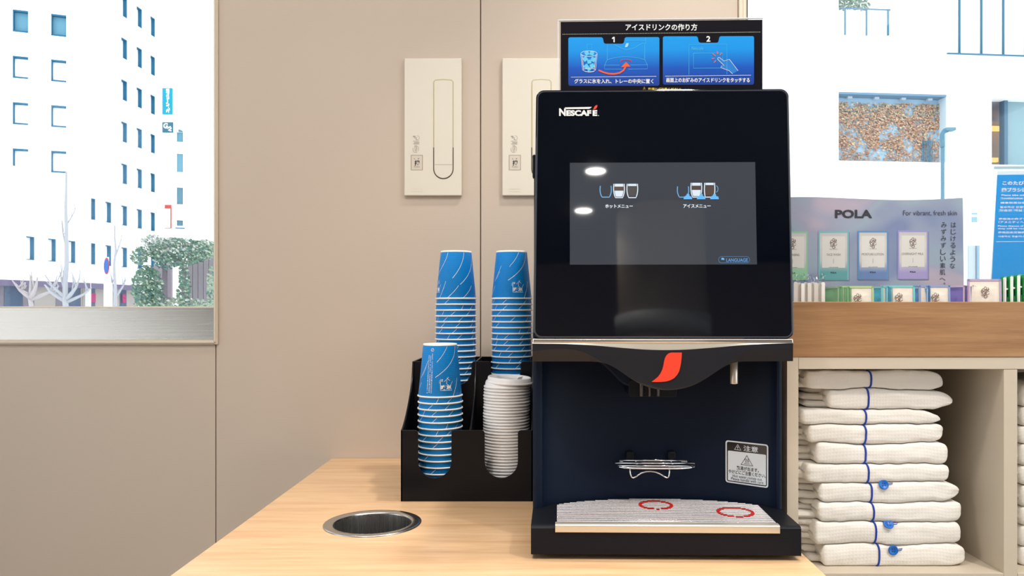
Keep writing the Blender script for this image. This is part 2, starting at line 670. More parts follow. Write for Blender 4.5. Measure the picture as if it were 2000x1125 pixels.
# left window
wn = empty('window_1', (0, 0, 0)); tag(wn, kind='structure')
x1 = WIN_L[1]; xt = at(427, 0, WY).x; zt = at(0, 673, WY).z
fr = MB()
fr.box(x1, xt, WY - .006, WY + .016, zt, WIN_LZ[1])                   # right flange
fr.box(WIN_L[0], x1, WY - .006, WY + .016, zt, WIN_LZ[0])             # bottom flange
fr.box(WIN_L[0] - .01, WIN_L[0], WY - .006, WY + .016, zt, WIN_LZ[1])
fr.build('window_frame', M_trim, wn, bevel=.0015)
ln = MB()
ln.box(x1 + .0028, x1 + .0042, WY - .0085, WY - .006, zt + .003, WIN_LZ[1])
ln.box(WIN_L[0], x1 + .0042, WY - .0085, WY - .006, at(0, 669, WY).z, at(0, 667.5, WY).z)
ln.build('trim_line', M_trim2, wn)
# brushed metal apron between frame and glass, sloping up and outward
zg = at(0, 601, WY + .024).z
sl = MB()
x0 = WIN_L[0]
sl.add([(x0, WY + .012, WIN_LZ[0]), (x1, WY + .012, WIN_LZ[0]), (x1, WY + .024, zg), (x0, WY + .024, zg), (x0, WY + .012, WIN_LZ[0] - .003), (x1, WY + .012, WIN_LZ[0] - .003), (x1, WY + .12, WIN_LZ[0] - .003), (x0, WY + .12, WIN_LZ[0] - .003), (x1, WY + .12, zg), (x0, WY + .12, zg)],
       [(0, 1, 2, 3), (0, 4, 5, 1), (3, 2, 8, 9), (1, 5, 6, 8, 2), (0, 3, 9, 7, 4)])
sl.build('sill_plate', M_sill, wn)
box('sill_edge', M_trim2, x0, x1, WY + .022, WY + .032, zg, zg + .003, wn)
rv = MB(); rv.box(x1 - .001, x1 + .012, WY + .015, WY + .13, WIN_LZ[0] - .003, WIN_LZ[1])
rv.box(x0 - .012, x0 + .001, WY + .015, WY + .13, WIN_LZ[0] - .003, WIN_LZ[1])
rv.box(x0, x1, WY + .015, WY + .13, WIN_LZ[1], WIN_LZ[1] + .01)
rv.build('window_reveal', M_trim2, wn)
box('glass_pane', M_glass, x0, x1, WY + .086, WY + .092, zg, WIN_LZ[1], wn)

# right window, floor to ceiling beside the wall end
wr = empty('window_2', (0, 0, 0)); tag(wr, kind='structure')
xa, xb = at(1441, 0, WY).x, WIN_RX
pr = MB()
pr.box(xa + .0012, xb, WY - .004, WY + .016, 0, CEIL)
pr.box(xb - .004, xb, WY - .004, WY + .125, 0, CEIL)
pr.box(xb, XR, WY + .05, WY + .10, 0, .05)
pr.box(xb, XR, WY + .05, WY + .10, CEIL - .04, CEIL)
pr.box(XR - .05, XR, WY + .05, WY + .10, 0, CEIL)
pr.build('window_frame', M_trim, wr, bevel=.001)
t3 = MB()
for px in (1445, 1452):
    t3.box(at(px, 0, WY).x, at(px + 1.6, 0, WY).x, WY - .0058, WY - .004, 0, CEIL)
t3.build('trim_line', M_trim2, wr)
box('glass_pane', M_glass, xb, XR - .05, WY + .07, WY + .078, .05, CEIL - .04, wr)

# recessed downlights, including the two added as extra fill
k = 0
M_lamp = glow('lamp_glow', (255, 250, 244), 60.0)
for sx, sy in SPOTS:
    r = empty('downlight', (sx, sy, CEIL))
    tag(r, 'round recessed ceiling downlight in the grey ceiling, one of a set with two added for fill', 'light', 'ceiling downlights')
    MB().lathe([(.075, 0), (.075, -.004), (.062, -.006), (.058, -.002)], 32).build('trim_ring', M_trim2, r)
    MB().lathe([(.058, -.0025), (.0001, -.0025)], 32).build('lens', M_lamp, r)

# ================================================================== EMERGENCY HANDLE PLATES ON THE WALL
M_grv = mat('plate_groove', (196, 184, 140), .6)
M_btn = mat('push_window', (218, 208, 194), .3)
PF = WY - .009


def handle_plate(px0, label):
    c = at(px0 + 56, 382, WY)
    r = empty('emergency_handle_plate', (c.x, WY, c.z))
    tag(r, label, 'wall plate')
    S0 = Surf(r, lambda u, w: -.009, tuple(r.location), 0)
    def X(x): return px0 + x - 789
    a = S0.pt(X(789.5), 382); b = S0.pt(X(901.5), 113.5)
    box('plate', M_plate, a.x, b.x, -.009, -.0005, a.z, b.z, r, bevel=.0018)
    cx = 866
    def U(hw, top, n=16):
        return [(X(cx - hw), top)] + [(X(cx + hw * math.cos(t)), 330 + hw * math.sin(t)) for t in [PI - PI * k / n for k in range(n + 1)]] + [(X(cx + hw), top)]
    S0.line('handle_groove', [[(X(cx - 19), 290)] + [(X(cx - 19), 160), (X(cx - 16), 156.5), (X(cx), 155), (X(cx + 16), 156.5), (X(cx + 19), 160), (X(cx + 19), 290)]], 1.5, M_grv, .0003, r)
    S0.line('handle_gap', [U(19, 288)], 1.7, M_plate_gap, .0004, r)
    pts = [(X(cx - 17.6), 162), (X(cx - 15), 158.5), (X(cx), 157), (X(cx + 15), 158.5), (X(cx + 17.6), 162)] + [(X(cx + 17.6 * math.cos(t)), 330 + 17.6 * math.sin(t)) for t in [PI * k / 16 for k in range(17)]]
    q3 = [S0.pt(x, y) for x, y in pts]
    concave_ = [(p.x, p.z) for p in q3]
    MB().prism(concave_, lambda p, q, d: (p, d, q), -.0102, -.0085).build('handle_lever', M_plate, r, bevel=.0005)
    S0.line('lever_joint', [[(X(cx - 17), 321.5), (X(cx + 17), 321.5)]], .6, M_plate_grey, .0014, r)
    S0.poly('window_frame', [(X(802.3), 302.5), (X(825.8), 302.5), (X(825.8), 332.3), (X(802.3), 332.3)], mat('window_frame_shade', (176, 164, 146), .5), .0003, r)
    S0.poly('push_button', [(X(803.8), 304), (X(824.3), 304), (X(824.3), 331.6), (X(803.8), 331.6)], M_btn, .0006, r)
    S0.text('plate_lettering', [('押', X(809.5), X(819.3), 313, 323.5, .03), ('保', X(808.5), X(811.5), 309, 311.5, .02), ('護', X(816), X(819.5), 309, 311.5, .02)], M_plate_ink, .0009, r)
    S0.text('plate_lettering', [('PUSH', X(808.8), X(819.5), 324.5, 327.3, 0)], M_plate_grey, .0009, r)
    S0.put('plate_marking', [ribbon(arc(X(815.5), 269, 3.6, 4, -110, 130, 12), .5), ribbon([(X(806.5), 266.3), (X(811.5), 266.3)], 1.6), ribbon([(X(808.5), 269), (X(814), 269)], 1.0), ribbon([(X(812), 271.7), (X(814), 271.9)], 1.3),
                           ribbon(arc(X(812), 291, 5.6, 6.6, 60, 200, 14), .6), ribbon(arc(X(812), 291, 5.6, 6.6, 240, 400, 14), .6), ribbon([(X(811), 285), (X(813), 290), (X(811), 296)], .6), ribbon([(X(813), 284), (X(814.5), 291), (X(813), 296)], .5), ribbon([(X(809.5), 287), (X(810.5), 294)], .5),
                           ribbon([(X(806.5), 275.6), (X(819), 275.6)], .7), ribbon([(X(809), 278.5), (X(819), 278.5)], 1.0), ribbon([(X(807), 281), (X(819), 281)], .8)], M_plate_grey, .0006, r)
    S0.line('embossed_mark', [[(X(803), 369), (X(824.5), 369), (X(824.5), 374), (X(803), 374)]], .5, mat('emboss_shade', (214, 202, 182), .5), .0003, r, closed=True)
    return r


handle_plate(789, 'ivory emergency handle plate on the wall left of the panel joint, fully visible')
handle_plate(980.5, 'ivory emergency handle plate on the wall half hidden behind the coffee machine')

# ================================================================== COUNTER
CT = CZ - 0.331                # counter top height
CXL, CXR, CY0 = -0.4555, 0.352, 0.55
HX, HY = (at(728, 1022, 1.196)).x, 1.196
ctr = empty('counter', ((CXL + CXR) / 2, 1.13, 0))
tag(ctr, 'light oak topped counter standing against the beige panelled wall', 'counter')
ox, oy = ctr.location.x, ctr.location.y


def ring_plate(z0, z1, X0, X1, Y0, Y1, hx, hy, r, n=72):
    angs = [2 * PI * k / n for k in range(n)]
    for cx, cy in ((X0, Y0), (X1, Y0), (X1, Y1), (X0, Y1)):
        angs.append(math.atan2(cy - hy, cx - hx) % (2 * PI))
    angs = sorted(angs)
    inn, out = [], []
    for a in angs:
        c, s_ = math.cos(a), math.sin(a)
        inn.append((hx + r * c, hy + r * s_))
        t = 1e9
        if c > 1e-9: t = min(t, (X1 - hx) / c)
        if c < -1e-9: t = min(t, (X0 - hx) / c)
        if s_ > 1e-9: t = min(t, (Y1 - hy) / s_)
        if s_ < -1e-9: t = min(t, (Y0 - hy) / s_)
        out.append((hx + t * c, hy + t * s_))
    N = len(angs)
    vs = [(*p, z1) for p in inn] + [(*p, z1) for p in out] + [(*p, z0) for p in inn] + [(*p, z0) for p in out]
    fs = []
    for i in range(N):
        j = (i + 1) % N
        fs += [(i, N + i, N + j, j), (2 * N + i, 2 * N + j, 3 * N + j, 3 * N + i), (N + i, 3 * N + i, 3 * N + j, N + j), (i, j, 2 * N + j, 2 * N + i)]
    return MB().add(vs, fs)


ring_plate(CT - .03, CT, CXL - ox, CXR - ox, CY0 - oy, WY - .001 - oy, HX - ox, HY - oy, .0625).build('worktop', M_counter, ctr)
cb = MB()
for a in ((CXL + .02, CXL + .04, CY0 + .03, WY - .002), (CXR - .04, CXR - .02, CY0 + .03, WY - .002), (CXL + .04, CXR - .04, CY0 + .03, CY0 + .05)):
    cb.box(a[0] - ox, a[1] - ox, a[2] - oy, a[3] - oy, 0, CT - .03)
cb.build('base_panel', M_shelf, ctr)

ws = empty('waste_chute', (HX, HY, CT))
tag(ws, 'round stainless steel waste chute ring set into the oak counter', 'waste chute')
MB().lathe([(.0740, .0004), (.0738, .0014), (.0725, .002), (.0600, .0012), (.0590, .0004), (.0585, -.001)], 96).build('flange', M_steel_ring, ws)
MB().lathe([(.0585, -.001), (.0583, -.004), (.0583, -.20)], 96).build('tube', M_steel, ws)
MB().lathe([(.0583, -.20), (.0001, -.20)], 64).build('dark_chute_bottom', M_black, ws)  # closed black bottom added to keep the chute dark inside

# ================================================================== CUP RACK
rk = empty('cup_rack', (-0.125, 1.33, CT))
tag(rk, 'black acrylic two-tier rack holding paper cups and lids beside the coffee machine', 'cup rack')
RL, RR, RD = -.2375 + .125, -.0125 + .125, .262        # local left, right, depth
DV = -.1195 + .125                                     # divider centre
H1, H2, V2 = .1215, .2305, .120                        # front height, rear height, rear tier front
T = .003


def u_front(X0, X1, zt, cuts, zb=0.0):
    """front plate outline with U cut-outs; cuts: (cx, half, bottom z)"""
    pts = [(X0, zb), (X1, zb), (X1, zt)]
    for cx, hw, zc in sorted(cuts, reverse=True):
        pts += [(cx + hw + .005, zt), (cx + hw + .0015, zt - .0015), (cx + hw, zt - .005)]
        for k in range(13):
            a = -PI * k / 12
            pts.append((cx + hw * math.cos(a), zc + hw + hw * math.sin(a)))
        pts += [(cx - hw, zt - .005), (cx - hw - .0015, zt - .0015), (cx - hw - .005, zt)]
    pts.append((X0, zt))
    return pts


c1 = at(849, 0, 1.33).x + .125; c2 = at(979, 0, 1.33).x + .125
mapf = lambda a, b, d: (a, d, b)


def concave_prism(name, poly, d0, d1, m, parent, mp=mapf, bevel=0):
    bm = bmesh.new()
    vs = [bm.verts.new(mp(a, b, d0)) for a, b in poly]
    f = bm.faces.new(vs)
    r = bmesh.ops.extrude_face_region(bm, geom=[f])
    nv = [e for e in r['geom'] if isinstance(e, bmesh.types.BMVert)]
    sh = Vector(mp(0, 0, d1)) - Vector(mp(0, 0, d0))
    bmesh.ops.translate(bm, verts=nv, vec=sh)
    bmesh.ops.recalc_face_normals(bm, faces=bm.faces)
    me = bpy.data.meshes.new(name)
    bm.to_mesh(me); bm.free()
    o = bpy.data.objects.new(name, me)
    COL.objects.link(o)
    me.materials.append(m)
    o.parent = parent
    if bevel:
        b = o.modifiers.new('bevel', 'BEVEL'); b.width = bevel; b.segments = 2
        b.limit_method = 'ANGLE'; b.angle_limit = math.radians(40)
        for p in me.polygons: p.use_smooth = True
        o.modifiers.new('normals', 'WEIGHTED_NORMAL')
    return o


concave_prism('front_panel', u_front(RL, RR, H1, [(c1, .0283, .040), (c2, .0283, .040)]), 0, T, M_disp, rk, bevel=.0006)
c3 = at(892, 0, 1.45).x + .125; c4 = at(988, 0, 1.45).x + .125
concave_prism('rear_panel', u_front(RL + T, RR - T, H2, [(c3, .0275, .186), (c4, .0275, .186)], .004), V2, V2 + T, M_disp, rk, bevel=.0006)
# side cheeks and divider: S-curved top edge
side = [(0, 0), (RD, 0), (RD, H2), (V2, H2)]
for k in range(1, 15):
    t = k / 15.0
    side.append((V2 * (1 - t), H1 + (H2 - H1) * (1 - t ** .62) ** 1.25 + 0.0))
side.append((0, H1))
mside = lambda a, b, d: (d, a, b)
concave_prism('side_panel', side, RL, RL + T, M_disp, rk, mside, .0006)
concave_prism('side_panel', side, RR - T, RR, M_disp, rk, mside, .0006)
concave_prism('divider', [(a if a > 0 else T, b) for a, b in side], DV - T / 2, DV + T / 2, M_disp, rk, mside, .0006)
box('back_panel', M_disp, RL + T, RR - T, RD - T, RD, 0, H2, rk)
box('rack_floor', M_disp, RL + T, RR - T, T, V2, 0.0, .008, rk)
REARF = .178
box('rear_tier_floor', M_disp, RL + T, RR - T, V2 + T, RD - T, REARF - .004, REARF, rk)

# ---- paper cup
ORD = ['first', 'second', 'third', 'fourth', 'fifth', 'sixth', 'seventh', 'eighth', 'ninth', 'tenth', 'eleventh', 'twelfth', 'thirteenth', 'fourteenth', 'fifteenth', 'sixteenth', 'seventeenth', 'eighteenth', 'nineteenth', 'twentieth']
for t_ in ('twenty', 'thirty'):
    ORD += [t_ + '-' + o_ for o_ in ORD[:9]] + (['thirtieth'] if t_ == 'twenty' else [])
CH, RB, RT = .0935, .0298, .0385


def cone_r(z):
    return RT + (RB - RT) * (z / CH)


def on_cone(ang, z, off=.00035):
    r = cone_r(z) + off
    return (r * math.cos(ang), r * math.sin(ang), z)


def cup_lines(emblem_at, note_at):
    mb = MB()
    def stroke(pts, w=.00065):
        # pts in (s metres along the wall at r=.034, z)
        dense = []
        for i in range(len(pts) - 1):
            n = max(1, int(math.dist(pts[i], pts[i + 1]) / .003))
            for k in range(n):
                t = k / n
                dense.append((pts[i][0] + (pts[i + 1][0] - pts[i][0]) * t, pts[i][1] + (pts[i + 1][1] - pts[i][1]) * t))
        dense.append(pts[-1])
        vs, fs = ribbon(dense, w)
        mb.add([on_cone(a / .034, b) for a, b in vs], fs)
    e0 = emblem_at * .034
    def sweep(x0, z0, x1, z1, w=.00075, bow=.30):
        pts = []
        for k in range(13):
            t = k / 12
            z = z0 + (z1 - z0) * t
            x = x0 + (x1 - x0) * (t + bow * (t * t - t))
            pts.append((e0 + x, z))
        stroke(pts, w)
        return pts
    top = CH - .004
    sweep(.025, top, -.018, .036, .0008, .75)
    sweep(.004, top, -.016, .062, .0007)
    p_ = sweep(-.0335, .064, -.050, .034, .0006)
    stroke([(x + .0016, z - .0006) for x, z in p_[4:11]], .0004)
    sweep(.023, .034, .010, .001, .0006)
    sweep(.060, top, .036, .040, .0008, .7)
    sweep(.088, top, .050, .028, .0008, .7)
    p_ = sweep(-.060, top, -.100, .020, .0008, .7)
    stroke([(x + .0018, z - .0006) for x, z in p_[5:10]], .0004)
    for x in (.047, .074, .101, -.047, -.075):
        sweep(x, .026, x - .021, .001, .0006)
    def ptxt(s, x0, x1, z0, z1, a0, bold=0.02):
        vs, fs = text_in_box(s, x0, x1, 0, z1 - z0, bold)
        mb.add([on_cone(a0 + x / .034, z1 - y) for x, y in vs], fs)
    a0 = emblem_at
    e = a0 * .034
    stroke([(e - .0095, .0325), (e - .0095, .0135), (e + .0095, .0135)], .0006)
    for zz in (.0265, .0285, .0305):
        stroke([(e - .0118, zz - .0005), (e - .0106, zz - .0005)], .0005)
    ptxt('Z', -.0085, -.0050, .0290, .0325, a0)
    stroke([(e - .003, .0285), (e + .0015, .0335), (e + .0005, .0250), (e + .005, .0205)], .0006)
    stroke([(e + .001, .0350), (e + .0065, .0300)], .0006)
    stroke([(e + .0045, .0365), (e + .0020, .0330)], .0006)
    stroke([(e + .0068, .0210), (e + .0115, .0285)], .0005)
    ptxt('喫車', -.0085, .0085, .0140, .0225, a0, 0.03)
    if note_at is not None:
        b0 = note_at
        e = b0 * .034
        stroke(arc(e + .001, .0835, .0028, .0028, 0, 350, 14), .0006)
        stroke([(e - .0005, .0825), (e + .0025, .0845)], .0008)
        rnd = random.Random(5)
        for col_, zt_ in ((-.0055, .074), (-.0018, .0735), (.0018, .077)):
            z = zt_
            j = 0
            while z > .009:
                L = rnd.uniform(.0009, .0019)
                ch = 'のはさをくだいまりご注意紙品用に置てす'[j % 18]
                vs, fs = text_in_box(ch, 0, .0020, 0, .0019, 0.03)
                mb.add([on_cone(b0 + (col_ - y) / .034 + .02, z - x * .96) for x, y in vs], fs)
                z -= .0027 if rnd.random() > .08 else .0045
                j += 1
    return mb


def make_cup(name, emblem, note):
    r = empty(name, (0, 0, 0))
    MB().lathe([(RT - .0012, .0012), (RT, .0030), (RB + .0002, CH - .0030)], 64).build('cup_wall', M_cup, r)
    MB().tube([((.0389) * math.cos(2 * PI * k / 64), (.0389) * math.sin(2 * PI * k / 64), .0015) for k in range(64)], .0015, 8, closed=True).build('rolled_rim', M_cup_white, r)
    MB().lathe([(RB + .0002, CH - .0030), (RB + .0001, CH - .0004), (RB - .0006, CH), (RB - .0014, CH - .0004), (RB - .0016, CH - .006), (.0001, CH - .006)], 64).build('cup_base', M_cup_white, r)
    cup_lines(emblem, note).build('printed_lines', M_cup_white, r)
    return r


ccount = 0
FRONT_A = -PI / 2              # angle that faces the camera


def stack(cx, cy, ztop, n, zfloor, names, seed, emb, note, lean=0.0):
    """ztop: height of the uppermost rim; cups follow downwards every 11.2 mm"""
    rnd = random.Random(seed)
    proto = make_cup('paper_cup', emb, note)
    tag(proto, names[0], 'cup')
    low = None
    for i in range(n):
        o = proto if i == 0 else (copy_tree(low) if low else None)
        if i == 1:
            o = make_cup('paper_cup', FRONT_A + 1.1, None)
            low = o
        z = ztop - i * .01118
        o.location = (cx + lean * (n - i) + rnd.uniform(-.0004, .0004), cy, z - .0015)
        if i:
            o.rotation_euler.z = rnd.uniform(0, 2 * PI)
            tag(o, 'blue paper cup, ' + ORD[i] + ' from the top of the ' + names[1], 'cup', names[2])
    return


def zrim(py, Y): return CZ + (VY - py) / F * Y


stack(at(860, 0, 1.392).x, 1.392, zrim(771.5, 1.392), 15, 0,
      ('topmost upside-down blue paper cup of the front stack in the rack', 'front stack in the rack', 'cups nested in the front stack'),
      1, FRONT_A + .42, FRONT_A - .34)
zr = zrim(584.5, 1.518)
nl = int((zr - (CT + REARF)) / .01118)
stack(at(890.5, 0, 1.518).x, 1.518, CT + REARF + .002 + nl * .01118, nl + 1, 0,
      ('topmost upside-down blue paper cup of the rear left stack', 'rear left stack in the rack', 'cups nested in the rear left stack'),
      2, FRONT_A - 1.15, None)
stack(at(999.5, 0, 1.518).x, 1.518, CT + REARF + .002 + nl * .01118, nl + 1, 0,
      ('topmost upside-down blue paper cup of the rear right stack next to the machine', 'rear right stack by the machine', 'cups nested in the rear right stack'),
      3, FRONT_A + .38, None)

# ---- lids
def lid_mesh(tabs):
    r = empty('cup_lid', (0, 0, 0))
    MB().lathe([(.0385, 0), (.0412, .0002), (.0419, .0014), (.0414, .0030), (.0398, .0036), (.0394, .0042), (.0386, .0100), (.0372, .0112), (.0355, .0104), (.0346, .0080), (.0001, .0080)], 64).build('lid_shell', M_lid, r)
    if tabs:
        for a, s in ((-2.2, 1), (-.9, 1.5)):
            mb = MB()
            c = Vector((.026 * math.cos(a), .026 * math.sin(a), .0081))
            t = Vector((-math.sin(a), math.cos(a), 0)); q = Vector((math.cos(a), math.sin(a), 0))
            wd = .0045 * s
            mb.add([c - t * wd, c + t * wd, c + t * wd * .7 + q * .005 + Vector((0, 0, .0072)), c - t * wd * .7 + q * .006 + Vector((0, 0, .0060)),
                    c - t * wd + q * .001, c + t * wd + q * .001, c + t * wd * .7 + q * .006 + Vector((0, 0, .0072)), c - t * wd * .7 + q * .007 + Vector((0, 0, .0060))],
                   [(0, 1, 2, 3), (4, 7, 6, 5), (0, 4, 5, 1), (1, 5, 6, 2), (2, 6, 7, 3), (3, 7, 4, 0)])
            mb.build('drink_tab', M_lid, r)
        mb = MB()
        mb.tube([(.018 * math.cos(2 * PI * k / 24), .018 * math.sin(2 * PI * k / 24), .0082) for k in range(24)], .0008, 6, closed=True)
        mb.build('embossed_ring', M_lid, r)
    return r


rnd = random.Random(9)
lx, ly = at(988, 0, 1.392).x, 1.392
zl0 = CT + .0085
pitch = .0053
nlid = int((zrim(746, 1.392) - zl0) / pitch)
plain = lid_mesh(False)
for i in range(nlid + 1):
    top = i == nlid
    o = plain if i == 0 else (lid_mesh(True) if top else copy_tree(plain))
    lean = .0022 * (i / nlid) ** 1.5
    o.location = (lx + lean + rnd.uniform(-.0005, .0005), ly, zl0 + i * pitch)
    o.rotation_euler = (rnd.uniform(-.004, .004), rnd.uniform(-.004, .004), rnd.uniform(0, 6))
    if top:
        o.location = (lx + .0062, ly, zl0 + i * pitch + .0022)
        o.rotation_euler = (.03, .05, 0)
        tag(o, 'topmost white drink lid lying askew with raised tabs', 'lid')
    else:
        tag(o, 'white plastic drink lid, ' + ORD[nlid - i] + ' from the top of the lid stack', 'lid', 'lids nested in the rack')

# ================================================================== COFFEE MACHINE
MLOC, MRZ = (0.1672, 1.02, CT), -0.02
mc = empty('coffee_machine', MLOC, MRZ)
tag(mc, 'large black coffee machine with glossy touch screen door standing on the oak counter', 'coffee machine')
sf_tray = Surf(mc, lambda u, w: 0.0, MLOC, MRZ)


def uw(px, py, v):
    """photo pixel -> (u, w) on the plane v = const of the machine"""
    s = Surf(mc, lambda a, b: v, MLOC, MRZ)
    p = s.pt(px, py)
    return p.x, p.z


# base tray
TW = .0450
tu0, tu1 = uw(1037, 1060, 0)[0], uw(1565, 1060, 0)[0]
base = MB()
pr_ = [(.0, .006), (.0, TW - .004), (.0015, TW - .001), (.006, TW), (.49, TW), (.49, .006)]
base.prism(pr_, lambda a, b, d: (d, a, b), tu0, tu1)
base.build('drip_tray_housing', M_black, mc, bevel=.0035, seg=3)
for fu in (tu0 + .03, tu1 - .03):
    for fv in (.05, .44):
        MB().lathe([(.0001, 0), (.014, 0), (.014, .007), (.0001, .007)], 20, (fu, fv, 0)).build('foot', M_black, mc)

# curved niche panel
PU = .1655


def niche_v(u):
    t = max(-1, min(1, u / PU))
    return .094 + .073 * math.sqrt(max(0, 1 - t * t * .93)) / 1.0 - .073 * math.sqrt(.07) * 1.0


nv0 = niche_v(PU)
bo0, bo1 = uw(1040.5, 850, .088)[0], uw(1529, 850, .088)[0]
outl = [(bo0, .49), (bo0, .094)]
for k in range(5):
    a = math.radians(180 + 22.5 * k)
    outl.append((bo0 + .006 + .006 * math.cos(a), .094 + .006 * math.sin(a)))
outl += [(-PU - .0035, .088), (-PU - .0008, .0895)]
for k in range(41):
    u = -PU + 2 * PU * k / 40
    outl.append((u, niche_v(u) + .001))
outl += [(PU + .0008, .0895), (PU + .0035, .088)]
for k in range(5):
    a = math.radians(270 + 22.5 * k)
    outl.append((bo1 - .006 + .006 * math.cos(a), .094 + .006 * math.sin(a)))
outl += [(bo1, .094), (bo1, .49)]


def extr_outline(name, pts, w0, w1, m, parent, smooth_ang=35):
    bm = bmesh.new()
    vs = [bm.verts.new((a, b, w0)) for a, b in pts]
    f = bm.faces.new(vs)
    r = bmesh.ops.extrude_face_region(bm, geom=[f])
    bmesh.ops.translate(bm, verts=[e for e in r['geom'] if isinstance(e, bmesh.types.BMVert)], vec=(0, 0, w1 - w0))
    bmesh.ops.recalc_face_normals(bm, faces=bm.faces)
    me = bpy.data.meshes.new(name)
    bm.to_mesh(me); bm.free()
    me.materials.append(m)
    for p in me.polygons: p.use_smooth = True
    me.set_sharp_from_angle(angle=math.radians(smooth_ang))
    o = bpy.data.objects.new(name, me)
    COL.objects.link(o); o.parent = parent
    return o


extr_outline('housing', outl, TW, .30, M_black2, mc)
box('upper_housing', M_black, bo0 + .001, bo1 - .001, .11, .48, .29, .54, mc, bevel=.004)

# door: tilted glossy glass slab with rounded corners
dl0, dr0 = uw(1041, 655, .046)[0], uw(1551, 655, .046)[0]
wb = uw(1300, 661.5, .046)[1]; wt = uw(1300, 174.5, .078)[1]
dl1, dr1 = uw(1047, 185, .078)[0], uw(1540.5, 185, .078)[0]
VB, VT = .046, .078


def door_v(u, w): return VB + (VT - VB) * (w - wb) / (wt - wb)


def door_outline(inset, r):
    pts = []
    for (sx, sy, a0) in ((1, 1, 0), (-1, 1, 90), (-1, -1, 180), (1, -1, 270)):
        L = (dl1 if sy > 0 else dl0); R = (dr1 if sy > 0 else dr0)
        cx = (R - inset - r) if sx > 0 else (L + inset + r)
        cy = (wt - inset - r) if sy > 0 else (wb + inset + r)
        for k in range(9):
            a = math.radians(a0 + 90 * k / 8)
            pts.append((cx + r * math.cos(a), cy + r * math.sin(a)))
    return pts


o1 = door_outline(0, .0115); o2 = door_outline(.0016, .010); o3 = door_outline(.0032, .009)
n = len(o1)
db = MB()
nrm = Vector((0, -(wt - wb), (VT - VB))).normalized()


def dp(p, off): return Vector((p[0], door_v(*p), p[1])) + nrm * off


rings = [[dp(p, -.030) for p in o1], [dp(p, -.0012) for p in o1], [dp(p, 0) for p in o2]]
vs = [v for r_ in rings for v in r_]
fs = []
for i in range(2):
    for k in range(n):
        fs.append((i * n + k, (i + 1) * n + k, (i + 1) * n + (k + 1) % n, i * n + (k + 1) % n))
db.add(vs, fs, False)
db.add([v for v in rings[2]], [tuple(range(n))])
db.add([v for v in rings[0]], [tuple(range(n - 1, -1, -1))])
door = db.build('screen_door', M_gloss, mc)
me = door.data
if me.polygons[-2].normal.y > 0: me.flip_normals()
# thin grey bead just inside the edge
rb = MB()
N2 = len(o2)
vs = [dp(p, .0003) for p in o2] + [dp(p, .0003) for p in o3]
rb.add(vs, [(k, (k + 1) % N2, N2 + (k + 1) % N2, N2 + k) for k in range(N2)])
rb.build('door_edge', M_gloss_edge, door)
sd = Surf(mc, door_v, MLOC, MRZ)
# touch screen
sd.poly('touch_screen', [(1113, 318), (1475, 316.5), (1478.5, 516.5), (1113, 517)], M_screen, .0003, door)
M_icon = glow('screen_icon_white', (225, 238, 248), 1.0)
M_iblue = glow('screen_icon_blue', (110, 175, 225), 1.0)
M_ibrown = glow('screen_icon_brown', (86, 70, 64), 1.0)
M_icyan = glow('screen_icon_ice', (105, 190, 250), 1.0)
M_ilang = glow('screen_language_blue', (96, 150, 205), 1.0)
sd.text('screen_lettering', [('ホットメニュー', 1182, 1236, 399, 406.5, .03), ('アイスメニュー', 1334.5, 1388, 398.5, 406, .03)], M_icon, .0006, door)


def glass_icon(cx, y0, y1, wt_, wb_, kind, ice):
    """cup glass drawn in photo pixels"""
    def outline(g=0.0):
        pts = []
        for k in range(9):
            t = k / 8
            pts.append((cx - (wt_ / 2 + (0.9 * math.sin(PI * t * .8)) - (wt_ - wb_) / 2 * t ** 3) + g, y0 + (y1 - y0) * t))
        for k in range(8, -1, -1):
            t = k / 8
            pts.append((cx + (wt_ / 2 + (0.9 * math.sin(PI * t * .8)) - (wt_ - wb_) / 2 * t ** 3) - g, y0 + (y1 - y0) * t))
        return pts
    o = outline()
    sd.line('glass_icon', [o], 1.8, M_icon if kind != 'dark' else M_iblue, .0008, door)
    inner = outline(1.8)
    if kind != 'dark':
        def band(ta, tb, m, off):
            L = [p for p in inner[:9]]; R = inner[9:][::-1]
            def at_(side, t):
                q = t * 8; i = min(7, int(q)); f_ = q - i
                return (side[i][0] + (side[i + 1][0] - side[i][0]) * f_, side[i][1] + (side[i + 1][1] - side[i][1]) * f_)
            pts = [at_(L, ta + (tb - ta) * k / 4) for k in range(5)] + [at_(R, tb + (ta - tb) * k / 4) for k in range(5)]
            sd.poly('drink_icon', pts, m, off, door)
        if kind == 'latte':
            band(.0, .2, M_icon, .0006); band(.2, .5, M_ibrown, .0006); band(.5, .93, M_icon, .0006)
        elif kind == 'coffee':
            band(.0, .16, M_icon, .0006); band(.2, .88, glow('screen_coffee_dark', (76, 72, 72), 1.0) if not ice else M_ibrown, .0006)
    if ice:
        bx = cx + 8
        sd.put('ice_icon', [([(bx - 7, y1 + 4), (bx - 6, y1 - 1), (bx - 2, y1 - 3), (bx + 0, y1 - 7), (bx + 4, y1 - 6), (bx + 5, y1 - 2), (bx + 9, y1 - 1), (bx + 10, y1 + 4)], [tuple(range(8))])], M_icyan, .0010, door)


